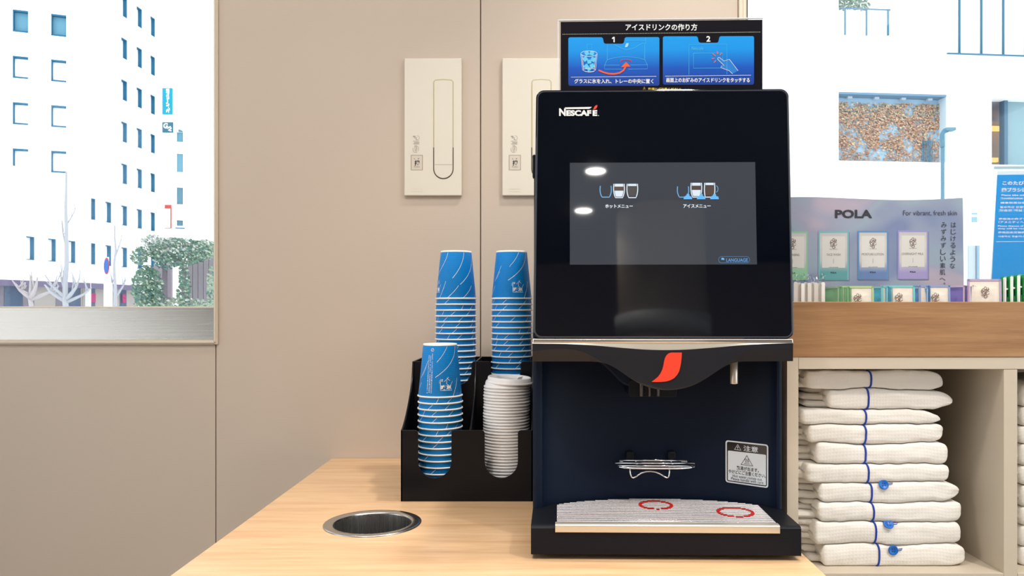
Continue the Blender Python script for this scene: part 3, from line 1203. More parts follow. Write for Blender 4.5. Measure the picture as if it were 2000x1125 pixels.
glass_icon(1183, 363, 385, 21, 13, 'dark', False)
glass_icon(1209, 359, 386, 20, 13, 'latte', False)
glass_icon(1235, 359, 386, 20, 13, 'coffee', False)
glass_icon(1334, 364, 385, 21, 13, 'dark', True)
glass_icon(1360, 357, 385, 20, 13, 'latte', True)
glass_icon(1386, 357, 385, 19, 16, 'coffee', True)
sd.line('handle_icon', [arc(1398, 369, 4.5, 6.5, -80, 80, 8)], 1.2, M_iblue, .0008, door)
sd.text('screen_lettering', [('LANGUAGE', 1418.5, 1460.5, 504.5, 511.5, .02)], M_ilang, .0006, door)
sd.line('button_outline', [rrect(1403.5, 1464, 501, 513.5, 6, 5)], .5, M_ilang, .0006, door, closed=True)
sd.poly('flag_icon', [(1409, 504), (1411, 503.4), (1414.5, 504.6), (1414.5, 508), (1411, 507), (1409, 507.6)], M_icyan, .0006, door)
# logo on the door
sd.text('logo_lettering', [('N', 1092, 1105, 211.5, 226.5, .045), ('ESCAF', 1106, 1155, 215, 226.5, .055), ('E', 1157.5, 1166.5, 215, 226.5, .055)], M_logo, .0006, door)
sd.poly('logo_bar', [(1103, 209.8), (1156, 208.8), (1152, 212.2), (1149, 212.6), (1106, 213)], M_logo, .0006, door)
sd.poly('logo_accent', [(1158, 213.5), (1159.5, 212), (1160.5, 209), (1163, 206.2), (1166.8, 205), (1166.4, 208.5), (1164.5, 211.8), (1162, 213.3)], M_red, .0006, door)
sd.poly('logo_mark', [(1168.2, 225), (1169.6, 225), (1169.6, 226.4), (1168.2, 226.4)], M_logo, .0006, door)

# chrome strip and the curved front band
wch0 = uw(1300, 669, .046)[1]; wch1 = uw(1300, 662, .046)[1]
cl, cr = uw(1040, 665, .046)[0], uw(1550, 665, .046)[0]
box('chrome_strip', M_chrome, cl, cr, .047, .10, wch0 - .001, wch1 + .0005, mc, bevel=.0018, seg=3)


def interp(tab, x):
    if x <= tab[0][0]: return tab[0][1]
    for (a, b), (c, d) in zip(tab, tab[1:]):
        if x <= c:
            t = (x - a) / (c - a)
            t = t * t * (3 - 2 * t) if False else t
            return b + (d - b) * t
    return tab[-1][1]


def smooth_tab(tab, n=80):
    xs = [tab[0][0] + (tab[-1][0] - tab[0][0]) * k / n for k in range(n + 1)]
    ys = [interp(tab, x) for x in xs]
    for _ in range(6):
        ys = [ys[0]] + [(ys[i - 1] + 2 * ys[i] + ys[i + 1]) / 4 for i in range(1, n)] + [ys[-1]]
    return list(zip(xs, ys))


TOP = smooth_tab([(1040, 671), (1100, 671.5), (1160, 674.5), (1210, 679), (1260, 683), (1300, 684), (1340, 683), (1395, 679), (1450, 674), (1500, 671.5), (1549, 670)])
BOT = smooth_tab([(1040, 706), (1165, 706), (1180, 707.5), (1195, 713), (1215, 727), (1235, 742), (1255, 753), (1280, 760), (1303, 762), (1325, 760), (1350, 754), (1375, 741), (1395, 727), (1415, 713), (1432, 707.5), (1445, 706), (1549, 705.5)])
FAC = smooth_tab([(1040, 686), (1075, 682), (1092, 681), (1115, 681.5), (1138, 686), (1158, 696), (1172, 706), (1185, 711), (1200, 716.5), (1240, 745), (1303, 761.8), (1350, 753.9), (1400, 722), (1428, 703), (1445, 690), (1465, 684), (1490, 681), (1515, 681), (1530, 681), (1549, 681)])
bs = Surf(mc, lambda u, w: .046, MLOC, MRZ)
bsb = Surf(mc, lambda u, w: .0520, MLOC, MRZ)
band = MB()
vs, fs = [], []
K = len(TOP)
for (x, t), (_, b), (_, f_) in zip(TOP, BOT, FAC):
    f_ = min(f_, b - .3)
    p0 = bs.pt(x, t); p1 = bs.pt(x, f_)
    p2 = bsb.pt(x, b)
    dv = min(.0065, .0065 * (b - f_) / 12)
    p2 = Vector((p2.x, .046 + dv, p2.z))
    vs += [Vector((p0.x, .075, p0.z)), p0, p1, p2, Vector((p2.x, .100, p2.z + .002))]
for i in range(K - 1):
    for j in range(4):
        fs.append((i * 5 + j, i * 5 + j + 1, (i + 1) * 5 + j + 1, (i + 1) * 5 + j))
fs.append(tuple(range(5)))
fs.append(tuple((K - 1) * 5 + j for j in range(4, -1, -1)))
band.add(vs, fs)
bo = band.build('front_band', M_blackband, mc, merge=True)
for p in bo.data.polygons: p.use_smooth = True
bo.data.set_sharp_from_angle(angle=math.radians(12))
# bright metal crescent above the band
cres = MB(); vs, fs = [], []
cs = Surf(mc, lambda u, w: .0485, MLOC, MRZ)
for (x, t) in TOP:
    a = cs.pt(x, 668.3); b = cs.pt(x, t + .6)
    b.y = .0468
    vs += [a, b]
for i in range(K - 1):
    fs.append((2 * i, 2 * i + 1, 2 * i + 3, 2 * i + 2))
cres.add(vs, fs, True)
cres.build('metal_crescent', M_satin, mc)
# head underside closing the space between band and niche
MB().prism([(cl + .002, .07), (cr - .002, .07), (cr - .002, .10), (cl + .002, .10)], lambda a, b, d: (a, b, d), .262, .292).build('head', M_black2, mc)
hood = [uw(x, y, .088) for x, y in [(1160, 700), (1172, 709), (1184, 719), (1196, 731), (1207, 743), (1217, 751), (1230, 755.5), (1250, 757.5), (1310, 757.5), (1335, 754), (1360, 746), (1385, 733), (1405, 718), (1425, 706), (1425, 690), (1160, 690)]]
concave_prism('nozzle_hood', hood[::-1], .088, .17, M_black2, mc, mapf, .004)
# red leaf emblem
leaf = [(1118, 180), (1040, 180), (1022, 186), (1006, 200), (995, 222), (988, 250), (983, 280), (975, 305), (962, 332), (945, 355), (922, 375), (898, 392), (930, 393), (970, 392), (1005, 389), (1035, 380), (1062, 365), (1083, 342), (1097, 318), (1106, 285), (1112, 250), (1116, 215)]
leaf = [(1030 + a / 3.704, 640 + b / 3.704) for a, b in leaf]
lf = MB()
top_ = [bs.pt(x, y, .0014) for x, y in leaf]; bot_ = [bs.pt(x, y, -.001) for x, y in leaf]
nn = len(leaf)
lf.add(top_ + bot_, [tuple(range(nn))] + [(i, nn + i, nn + (i + 1) % nn, (i + 1) % nn) for i in range(nn)])
lo = lf.build('leaf_emblem', M_red, mc)
bm = bmesh.new(); bm.from_mesh(lo.data); bmesh.ops.recalc_face_normals(bm, faces=bm.faces); bm.to_mesh(lo.data); bm.free()

# beverage outlet under the dip
u0, w0_ = uw(1226, 773, .10); u1, w1_ = uw(1319, 757, .10)
concave_prism('outlet_block', rrect(u0, u1, w0_, .228, .004, 4), .085, .165, M_black, mc, mapf, .001)
M_blk3 = mat('dark_outlet_plastic', (58, 56, 60), 0.3)
for px, r_ in ((1251, .0026), (1267, .0018), (1284, .0022)):
    uu = uw(px, 770, .093)[0]
    MB().tube([(uu, .083, .235), (uu, .083, w0_ + .0012)], r_, 12).build('outlet_nozzle', M_blk3, mc)
# hot water spout
us, wsb = uw(1433.5, 750, .085)
MB().lathe([(.0001, 0), (.0034, 0), (.0038, .0006), (.0052, .0004), (.0054, .0012), (.0054, .045), (.0001, .045)], 32, (us, .085, wsb)).build('hot_water_spout', M_satin, mc)
# little release catch on the left flank of the door
box('door_catch', M_black, cl - .0012, cl + .004, .085, .100, .515, .548, mc, bevel=.002)

# wire cup rest
sn = Surf(mc, lambda u, w: niche_v(u) - .0, MLOC, MRZ)
for (xa_, xb_) in ((1222, 1237.5), (1303, 1319.5)):
    a = sn.pt(xa_, 880); b = sn.pt(xb_, 898)
    box('cup_rest_mount', M_black, min(a.x, b.x), max(a.x, b.x), a.y - .008, a.y + .004, b.z, a.z, mc, bevel=.003)
vf = .088
uc = uw(1279, 905, .12)[0]
z_rest = uw(1279, 907, .12)[1]
cr_ = MB()
a = sn.pt(1231, 897); b = sn.pt(1312, 897)
cr_.tube([(a.x, a.y - .006, a.z), (b.x, b.y - .006, b.z)], .0016, 10)
R0 = .056
for j, (vv, hw) in enumerate(((.148, .040), (.139, .050), (.130, .056), (.121, .058), (.112, .056), (.103, .050))):
    zz = z_rest + (.0015 if j % 2 else 0) + (vv - .12) * .02
    cr_.tube([(uc - hw, vv, zz), (uc + hw, vv, zz)], .0013, 8)
loop = []
for k in range(40):
    an = 2 * PI * k / 40
    loop.append((uc + .059 * math.copysign(abs(math.cos(an)) ** .55, math.cos(an)), .124 + .028 * math.copysign(abs(math.sin(an)) ** .8, math.sin(an)), z_rest - .0010))
cr_.tube(loop, .0015, 8, closed=True)
for dx in (-.026, .026):
    cr_.tube([(uc + dx, .098, z_rest - .001), (uc + dx, .150, z_rest), (uc + dx, min(a.y, b.y) - .006, a.z)], .0014, 8)
cr_.build('cup_rest', M_chrome, mc)
hb = MB()
drop = [(1230.5, 912), (1231, 926), (1233, 931.5), (1237, 933.5), (1243, 930.5), (1252, 924), (1262, 921), (1270, 920.6), (1279, 921.6), (1288, 925), (1297, 930.5), (1302, 933.3), (1305.5, 932), (1307.2, 927), (1307.5, 912)]
s_ = Surf(mc, lambda u, w: .100, MLOC, MRZ)
hb.tube([s_.pt(x, y) for x, y in drop], .0011, 8)
hb.build('cup_rest_bracket', M_chrome, mc)

# caution sticker on the curved niche
M_stk = mat('silver_sticker', (214, 220, 226), 0.3, spec=0.5)
M_stkb = mat('sticker_black', (26, 28, 34), 0.12)
def quadmap(q, u, v):
    (a, b, c, d) = q
    x = a[0] * (1 - u) * (1 - v) + b[0] * u * (1 - v) + c[0] * u * v + d[0] * (1 - u) * v
    y = a[1] * (1 - u) * (1 - v) + b[1] * u * (1 - v) + c[1] * u * v + d[1] * (1 - u) * v
    return x, y
SQ = [(1417, 859.5), (1500.5, 868.5), (1500.5, 953.5), (1417, 941.5)]


def stick(name, parts, m, off, aspect=1.0):
    """parts in sticker units 0..100 x 0..100"""
    return sn.put(name, [([quadmap(SQ, x / 100, y / 100) for x, y in vs], fs) for vs, fs in parts], m, off)


def strip_fill(x0, x1, y0, y1, r):
    """rounded rectangle as vertical strips so it can follow a curved surface"""
    vs, fs = [], []
    n_ = 16
    xs = sorted(set([x0 + r * (1 - math.cos(PI / 2 * k / 4)) for k in range(5)] + [x1 - r * (1 - math.cos(PI / 2 * k / 4)) for k in range(5)] + [x0 + (x1 - x0) * k / n_ for k in range(1, n_) if r < (x1 - x0) * k / n_ < x1 - x0 - r]))
    for x in xs:
        d = min(x - x0, x1 - x)
        c = r - math.sqrt(max(0, r * r - (r - d) ** 2)) if d < r else 0
        vs += [(x, y0 + c), (x, y1 - c)]
    for i in range(len(xs) - 1):
        fs.append((2 * i, 2 * i + 1, 2 * i + 3, 2 * i + 2))
    return vs, fs


stk = stick('caution_sticker', [strip_fill(0, 100, 0, 100, 6)], M_stk, .0003)
for nm, parts, m_, of in (
        ('sticker_frame', [strip_fill(3.2, 96.8, 3.2, 96.8, 4)], M_stkb, .0006),
        ('sticker_field', [strip_fill(5.6, 94.6, 24, 94.5, 2)], M_stk, .0009),
        ('sticker_lettering', [text_in_box('注意', 42, 76, 8, 21, .01), ribbon([(28.5, 7.5), (36, 20), (21, 20)], 1.6, True), ribbon([(28.5, 12), (28.5, 16)], 1.6), ribbon([(28.5, 17.2), (28.5, 18.6)], 1.6)], M_stk, .0010),
        ('sticker_lettering', [text_in_box('熱湯が出ます。', 26, 78, 57.5, 67, .015), text_in_box('やけどにご注意ください。', 7, 94, 68, 77.5, .015),
                               text_in_box('Hot water comes out.', 17, 86, 79, 85.5, .0), text_in_box('Please handle with care.', 13, 90, 86, 92.5, .0),
                               ribbon([(50, 31), (63.5, 53.5), (36.5, 53.5)], 2.2, True), ribbon([(43, 50.2), (57, 50.2)], 1.0),
                               ribbon([(46.5, 38.5), (45.6, 41), (47.4, 44), (46.5, 48)], 1.2), ribbon([(50, 38.5), (49.1, 41), (50.9, 44), (50, 48)], 1.2), ribbon([(53.5, 38.5), (52.6, 41), (54.4, 44), (53.5, 48)], 1.2)], M_stkb, .0012)):
    o = stick(nm, parts, m_, of); o.parent = stk

# grill of the drip tray
zs = TW
gs0 = uw(1084.5, 1030, .003)[0]; gs1 = uw(1521, 1030, .003)[0]
fs_ = MB()
fs_.prism([(-.0028, TW - .0085), (-.0028, TW + .0008), (-.0005, TW + .0024), (.0095, TW + .0026), (.0095, TW - .004), (.001, TW - .0085)], lambda a, b, d: (d, a, b), gs0, gs1)
fs_.build('grill_front_strip', M_satin, mc, bevel=.0012)
gu0, gu1 = gs0 + .002, gs1 - .001
NR = 27
v0g, v1g = .0135, niche_v(0) - .012
centers = [(0.0 - .0035, .099, .0245), (.1015, .062, .0255)]
well = MB()
wp = [(gu0, .010), (gu1, .010)]
for k in range(25):
    u = gu1 + (gu0 - gu1) * k / 24
    wp.append((u, min(niche_v(u * 1.02) - .008, v1g + .004)))
MB().prism(wp, lambda a, b, d: (a, b, d), TW, TW + .0003).build('tray_well', M_black2, mc)
red_parts = MB()
for k in range(NR):
    v = v0g + (v1g - v0g) * k / (NR - 1)
    ends = [u for u in [gu0 + (gu1 - gu0) * q / 200 for q in range(201)] if niche_v(u * 1.02) - .010 >= v]
    ua, ub = ends[0], ends[-1]
    if ub - ua < .02: continue
    rod = MB().box(ua, ub, v - .0016, v + .0016, TW + .0006, TW + .0028)
    rod.build('grill_rod', M_rod, mc, bevel=.0006, seg=1)
    for (cu, cv, R) in centers:
        dv_ = v - cv
        Ro, Ri = R, R - .0042
        if abs(dv_) < Ro:
            xo = math.sqrt(Ro * Ro - dv_ * dv_)
            xi = math.sqrt(Ri * Ri - dv_ * dv_) if abs(dv_) < Ri else 0
            segs = [(-xo, -xi), (xi, xo)] if xi else [(-xo, xo)]
            for a_, b_ in segs:
                red_parts.box(cu + a_, cu + b_, v - .00165, v + .00165, TW + .0007, TW + .00295)
red_parts.build('ring_mark', M_ringred, mc)
for px in (1153, 1237, 1358, 1441):
    uu = uw(px, 1024, .012)[0]
    ve = min(niche_v(uu) - .014, v1g)
    MB().tube([(uu, .0095, TW + .0012), (uu, ve, TW + .0012)], .0011, 8).build('grill_cross_wire', M_rod, mc)

# ================================================================== SIGN STANDING ON THE MACHINE
SLOC, SRZ = (at(1291, 0, 1.150).x, 1.150, CT + .54), -.030
sg = empty('instruction_sign', SLOC, SRZ)
tag(sg, 'black and blue iced drink instruction sign in clear acrylic on the coffee machine', 'sign')
ss = Surf(sg, lambda u, w: 0.0, SLOC, SRZ)
A = ss.pt(1089.5, 39); B = ss.pt(1490.5, 36)
box('acrylic_holder', M_acrylic, A.x, B.x, .0006, .0030, 0, A.z, sg)
box('holder_foot', M_acrylic, A.x, B.x, .003, .075, 0, .0025, sg)
eg = MB(); eg.box(A.x, A.x + .0012, -.0002, .003, .0, A.z); eg.box(A.x, B.x, -.0002, .003, A.z - .001, A.z + .0004)
eg.build('holder_edge', mat('frosted_acrylic_edge', (225, 228, 232), 0.3), sg)
M_poster = mat('poster_black', (18, 17, 26), 0.3, spec=0.15)
a = ss.pt(1095, 43); b = ss.pt(1489, 38.5)
card = box('printed_card', M_poster, a.x, b.x, -.0005, .0005, .002, (a.z + b.z) / 2, sg)
cx0 = 1080; q = 1 / 4.762


def S(pts): return [(cx0 + x * q, 30 + y * q) for x, y in pts]


def sp_text(s, x0, x1, y0, y1, b=0.0):
    return (s, cx0 + x0 * q, cx0 + x1 * q, 30 + y0 * q, 30 + y1 * q, b)


zt_, zb_ = ss.pt(1200, 72).z, ss.pt(1200, 167).z
M_bluep = ramp_mat('poster_blue_gradient', 2, [(0, (14, 60, 150)), (.35, (8, 84, 190)), (.72, (0, 145, 230)), (1, (0, 152, 235))], 0.3, 0, 1 / (zt_ - zb_), -zb_ / (zt_ - zb_))


def tabbed(x0, x1, y0, y1, t0, t1, td, sl=0):
    r = 12
    pts = [(x0 + r, y0)]
    pts += [(t0 - 8, y0), (t0 + 4, y0 + 8), (t0 + 14, y0 + td - 8), (t0 + 28, y0 + td), (t1 - 28, y0 + td), (t1 - 14, y0 + td - 8), (t1 - 4, y0 + 8), (t1 + 8, y0 - 1)]
    pts += [(x1 - r, y0 - 2), (x1, y0 + 8), (x1, y1 - r), (x1 - r, y1), (x0 + r, y1), (x0, y1 - r), (x0, y0 + r)]
    return pts


# panels with the dark number tabs
for (x0_, x1_, y0_, y1_, t0, t1) in ((143, 990, 204, 655, 460, 672), (1022, 1870, 195, 645, 1342, 1552)):
    pts = tabbed(x0_, x1_, y0_, y1_, t0, t1, 60)
    # triangulate through bmesh for concave outline
    bm = bmesh.new()
    vv = [bm.verts.new(ss.pt(x, y, .0009)) for x, y in S(pts)]
    f = bm.faces.new(vv)
    if f.normal.y > 0 or (f.normal_update() or f.normal.y > 0): f.normal_flip()
    bmesh.ops.triangulate(bm, faces=[f])
    me = bpy.data.meshes.new('step_panel'); bm.to_mesh(me); bm.free()
    o = bpy.data.objects.new('step_panel', me); COL.objects.link(o); o.parent = card; me.materials.append(M_bluep)
ss.text('sign_lettering', [sp_text('アイスドリンクの作り方', 675, 1342, 78, 142, .02), sp_text('2', 1427, 1464, 192, 245, .03),
                           sp_text('グラスに氷を入れ、トレーの中央に置く', 198, 935, 590, 634, .02), sp_text('画面上のお好みのアイスドリンクをタッチする', 1054, 1830, 580, 624, .02)], M_white_ink, .0013, card)
M_yellow = mat('yellow_ink', (240, 205, 60), 0.5)
ss.text('sign_lettering', [sp_text('⚠', 836, 864, 664, 698, 0), sp_text('熱湯にご注意ください!', 885, 1190, 672, 702, .02)], M_yellow, .0013, card)
ss.poly('sign_lettering', S([(560, 200), (574, 200), (574, 250), (563, 250), (563, 215), (550, 221), (548, 212)]), M_white_ink, .0013, card)
dots = [ribbon(S([(x, 176 - (x - 90) * .0115), (x + 6, 176 - (x - 90) * .0115)]), 1.0) for x in range(90, 1922, 15)]
ss.put('dotted_rule', dots, mat('pale_yellow_ink', (230, 222, 190), 0.5), .0013, card)
M_lcy = mat('light_cyan_ink', (70, 190, 235), 0.5)
M_pale = mat('pale_blue_ink', (150, 215, 245), 0.5)
L = lambda *p: S(p)
ss.put('line_drawing', [ribbon(l, .7, c) for l, c in (
    (L((505, 270), (505, 415)), 0), (L((862, 204), (862, 262), (838, 260), (800, 275), (765, 298), (720, 315), (680, 320), (640, 308), (610, 292), (570, 270)), 0),
    (L((672, 232), (862, 232)), 0), (L((853, 262), (853, 412)), 0), (L((505, 412), (560, 398), (620, 388), (680, 385), (740, 388), (800, 398), (853, 412)), 0),
    (L((505, 412), (480, 463), (480, 500), (640, 500)), 0), (L((700, 500), (878, 498), (878, 460), (853, 412)), 0), (L((480, 463), (620, 463)), 0), (L((720, 462), (878, 460)), 0),
    (L((1265, 552), (1265, 272), (1618, 268), (1618, 548)), 0), (L((1307, 352), (1580, 350), (1580, 410)), 0), (L((1307, 352), (1307, 492), (1560, 490)), 0))], M_lcy, .0013, card)
ss.put('line_drawing', [ribbon(l, .7, c) for l, c in (
    (L(*[(335 + 76 * math.cos(t * PI / 10), 356 + 26 * math.sin(t * PI / 10)) for t in range(20)]), 1),
    (L((259, 358), (276, 508), (300, 522), (340, 528), (380, 522), (396, 506), (411, 356)), 0), (L((272, 365), (286, 505)), 0), (L((398, 365), (385, 505)), 0),
    (L(*[(338 + 56 * math.cos(t * PI / 8), 508 + 16 * math.sin(t * PI / 8)) for t in range(16)]), 1),
    (L((168, 575), (962, 567)), 0), (L((1044, 565), (1842, 557)), 0),
    (L((1722, 515), (1640, 408), (1590, 425), (1550, 392), (1536, 394), (1530, 406), (1592, 468), (1565, 472), (1560, 486), (1640, 515), (1670, 545)), 0))], M_white_ink, .0014, card)
ice = []
for cx_, cy_, s_, an in ((340, 290, 32, 45), (315, 352, 26, 15), (362, 352, 26, 60), (300, 405, 28, 10), (372, 410, 28, 70), (338, 430, 26, 40), (310, 475, 28, 5), (365, 470, 28, 20), (335, 500, 22, 15)):
    an = math.radians(an)
    pts = [(cx_ + s_ * math.cos(an + k * PI / 2), cy_ + s_ * math.sin(an + k * PI / 2)) for k in range(4)]
    ice.append((S(pts), [(0, 1, 2, 3)]))
ss.put('ice_drawing', ice[1:], mat('ice_cyan_ink', (95, 200, 240), 0.5), .0012, card)
ss.put('line_drawing', [ribbon(i_[0], .6, True) for i_ in ice], M_lcy, .0013, card)
hand = S([(1722, 515), (1640, 408), (1590, 425), (1550, 392), (1536, 394), (1530, 406), (1592, 468), (1565, 472), (1560, 486), (1640, 515), (1670, 545)])
ss.put('hand_drawing', [(hand, [(0, 1, 2, 6), (2, 3, 4, 5), (2, 5, 6), (0, 6, 7), (0, 7, 8, 9), (0, 9, 10)])], mat('hand_blue_ink', (0, 120, 205), 0.5), .0012, card)
ss.text('sign_lettering', [sp_text('Nescafé', 1290, 1400, 290, 322, .0)], M_lcy, .0013, card)
M_orange = mat('orange_ink', (240, 90, 40), 0.5)
ss.put('arrow_drawing', [ribbon(S([(425, 510), (470, 530), (520, 543), (570, 545), (620, 535), (655, 512), (675, 480)]), 3.2), (S([(632, 482), (722, 476), (680, 434)]), [(0, 1, 2)])] +
       [ribbon(S(l), 1.6) for l in ([(1485, 356), (1512, 378)], [(1530, 335), (1530, 362)], [(1572, 348), (1553, 370)], [(1476, 403), (1504, 400)], [(1497, 440), (1515, 420)])], M_orange, .0015, card)
ss.put('ring_drawing', [ribbon(S([(679 + 50 * math.cos(t * PI / 12), 430 + 17 * math.sin(t * PI / 12)) for t in range(11, 26)]), 1.5)], mat('crimson_ink', (205, 30, 60), 0.5), .0014, card)
ss.poly('leaf_drawing', S([(704, 257), (680, 260), (675, 275), (668, 297), (690, 295), (700, 280)]), M_pale, .0014, card)

# ================================================================== SHELF UNIT WITH ROBES
SX0, SY0 = 0.3535, 1.118
sh = empty('shelf_unit', (SX0, SY0, 0))
tag(sh, 'greige open cubby shelf unit holding stacks of folded white robes', 'shelf')
def sx(px): return at(px, 0, SY0).x - SX0
def sz(py): return at(0, py, SY0).z
SD = .55
zt0, zt1 = sz(721), sz(697)
zf1 = sz(1120); zf0 = zf1 - .018
Lp = sx(1559.5)
box('side_panel', M_shelf, 0, Lp, 0, SD, 0, zt1, sh, bevel=.0005)
box('top_panel', M_shelf, Lp + .0003, 1.25, 0, SD, zt0, zt1 - .0002, sh, bevel=.0005)
d0, d1 = sx(1961), sx(1987.5)
box('divider', M_shelf, d0, d1, .0005, SD - .01, 0, zt0 - .0003, sh, bevel=.0005)
box('shelf_board', M_shelf, Lp, d0 - .0003, .0003, SD - .01, zf0, zf1, sh, bevel=.0005)
box('shelf_board', M_shelf, d1 + .0003, 1.25, .0003, SD - .01, zf0, zf1, sh, bevel=.0005)
box('shelf_board', M_shelf, Lp, 1.25, .0003, SD - .01, .05, .068, sh, bevel=.0005)
box('back_panel', M_shelf, Lp, 1.25, SD - .01, SD, 0, zt0, sh)
box('side_panel', M_shelf, 1.25, 1.268, 0, SD, 0, zt1, sh)

# wooden amenity tray on top
ty = empty('amenity_tray', (SX0, SY0, zt1))
tag(ty, 'brown oak tray running along the top of the shelf unit', 'tray')
ftop = sz(589.5) - zt1
TRF = .016                                    # tray floor thickness
box('front_board', M_fascia, 0, 1.27, -.0015, .014, 0, ftop, ty, bevel=.0008)
box('tray_floor', M_fascia, .012, 1.258, .014, SD - .012, 0, TRF, ty)
box('end_board', M_fascia, 0, .012, .014, SD - .012, 0, ftop, ty, bevel=.0008)
box('end_board', M_fascia, 1.258, 1.27, .014, SD - .012, 0, ftop, ty, bevel=.0008)
box('rear_board', M_fascia, 0, 1.27, SD - .012, SD, 0, ftop, ty, bevel=.0008)
TZ = zt1 + TRF


def fbm(x, y, z, s=1.0):
    return noise.noise(Vector((x * s, y * s, z * s)))


def make_robe(i, xl, xr, zb_, zt_, yf, depth, xp, seed, label, group=None, button=None, nx=64, simple=False):
    """folded robe: slab with a rounded folded front; world measures"""
    cx, cz = (xl + xr) / 2, zb_
    root = empty('folded_robe', (cx, yf + depth / 2, zb_))
    tag(root, label, 'robe', group)
    H = zt_ - zb_
    rnd = random.Random(seed)
    sag = rnd.uniform(-.0015, .0015)
    tipz = rnd.uniform(.12, .78)
    tipL = rnd.uniform(.35, .65)
    RW = rnd.uniform(.010, .034)
    EX = rnd.uniform(1.1, 2.4)
    if not simple and i in TIPS: tipz, RW, EX = TIPS[i]
    NA = 15
    prof_n = NA + 1

    def section(x):
        """closed loop of (y, z) around the slab at x, world"""
        dr = (xr - x); dl = (x - xl)
        er = 1.0 if dr > RW else math.sqrt(max(0.0, 1 - ((RW - dr) / RW) ** 2.0)) ** (EX / 2 + .25)
        el = 1.0 if dl > .007 else math.sqrt(max(0.0, 1 - ((.007 - dl) / .007) ** 2))
        wav = .0042 * fbm(x * 17, seed * 3.1, 1.7) + .0013 * fbm(x * 75, seed * 5.3, 4.1)
        wavb = .0042 * fbm(x * 17, (seed - 1) * 3.1, 1.7) + .0013 * fbm(x * 75, (seed - 1) * 5.3, 4.1)
        z1 = H + wav - .0006
        z0 = 0 + wavb + .0006 if i else .0005
        # taper at the right end towards the tip height
        tz = z0 + (z1 - z0) * tipz
        z1r = tz + (z1 - tz) * er; z0r = tz + (z0 - tz) * (er if i else er ** .5)
        tz = z0 + (z1 - z0) * tipL
        z1r = tz + (z1r - tz) * el; z0r = tz + (z0r - tz) * el
        hh = (z1r - z0r) / 2; mid = (z1r + z0r) / 2
        pts = []
        bulge = .0088 + .003 * fbm(x * 14, seed, 8.8)
        # set-back of the front as the ends turn round
        back = .010 * (1 - er) + .0012 * math.sin(x * 260 + seed) * max(0, fbm(x * 8, seed, 6)) + .006 * (1 - el) + .0015 * fbm(x * 20, seed * 2, 3.3)
        for k in range(prof_n):
            a = -PI / 2 + PI * k / NA
            ca = max(0.0, math.cos(a)) ** .42
            zz = mid + hh * math.copysign(abs(math.sin(a)) ** .78, math.sin(a))
            crease = 0.0
            if not simple:
                c1_ = math.exp(-((zz - (z0r + .36 * 2 * hh + .0015 * fbm(x * 12, seed, 0))) / .0012) ** 2)
                crease += .0011 * c1_ * max(0, min(1, (fbm(x * 9, seed * 7.7, 2) + .25) * 2.5))
                crease += .0007 * fbm(x * 60, zz * 160, seed) + .0010 * fbm(x * 22, zz * 90, seed * 1.3)
            pts.append((yf + back + bulge * (1 - ca) + crease, zz))
        pts.append((yf + depth * .5, z1r)); pts.append((yf + depth, z1r - .001))
        pts.append((yf + depth, z0r + .001)); pts.append((yf + depth * .5, z0r))
        return pts
    vs, fs = [], []
    L_ = prof_n + 4
    xs = []
    for k in range(nx + 1):
        t = k / nx
        xs.append(xl + (xr - xl) * t)
    for q_ in (.0008, .002, .0035, .0055, .008, .011, .014):
        xs.append(xr - q_)
    for q_ in (.0006, .0015, .003, .005):
        xs.append(xl + q_)
    xs = sorted(set(xs))
    for x in xs:
        for (y, z) in section(x):
            vs.append((x - cx, y - yf - depth / 2, z))
    for a in range(len(xs) - 1):
        for b in range(L_):
            c = (b + 1) % L_
            fs.append((a * L_ + b, (a + 1) * L_ + b, (a + 1) * L_ + c, a * L_ + c))
    fs.append(tuple(range(L_))); fs.append(tuple((len(xs) - 1) * L_ + b for b in range(L_ - 1, -1, -1)))
    mb = MB(); mb.add(vs, fs, True)
    mb.build('robe_body', M_cloth, root, merge=False)
    # layered sleeve / hem folds set back at the left
    xin = SX0 + Lp + .003
    if xl - xin > .004 or not simple:
        nf = 2 if H < .027 else 3
        for j in range(nf):
            fh = (H - .001) / nf
            zc = .0005 + fh * j
            xa_ = max(xin - (0 if not simple else 0), xl - rnd.uniform(.012, .040))
            if simple: xa_ = xl - .003
            xb_ = xl + .05
            y0 = yf + rnd.uniform(.010, .020) + .012 * j * (rnd.random() - .3)
            v2, f2 = [], []
            n2 = 12
            M2 = 9
            for a in range(n2 + 1):
                x = xa_ + (xb_ - xa_) * a / n2
                e = math.sqrt(max(0, 1 - (max(0, (.007 - (x - xa_))) / .007) ** 2))
                skew = .25 * (x - xa_) + .006 * (1 - e)
                for k in range(M2 + 1):
                    an = -PI / 2 + PI * k / M2
                    hz = fh / 2 * (.35 + .65 * e) * 1.02
                    v2.append((x - cx, y0 + .009 * (1 - math.cos(an) ** .6 if math.cos(an) > 0 else 1) - skew * .0 + .04 * (1 - a / n2) ** 1.6 * (.3 + .25 * j / nf) + .0018 * fbm(x * 80, k * .8, seed + j) - yf - depth / 2,
                               zc + fh / 2 + hz * math.sin(an) + .0006 * fbm(x * 60, k, seed * j + .5)))
                v2.append((x - cx, depth / 2 - .01, zc + fh / 2 + fh * .3)); v2.append((x - cx, depth / 2 - .01, zc + fh / 2 - fh * .3))
            Lq = M2 + 3
            for a in range(n2):
                for b in range(Lq):
                    c = (b + 1) % Lq
                    f2.append((a * Lq + b, (a + 1) * Lq + b, (a + 1) * Lq + c, a * Lq + c))
            f2.append(tuple(range(Lq)))
            MB().add(v2, f2, True).build('folded_sleeve', M_cloth, root)
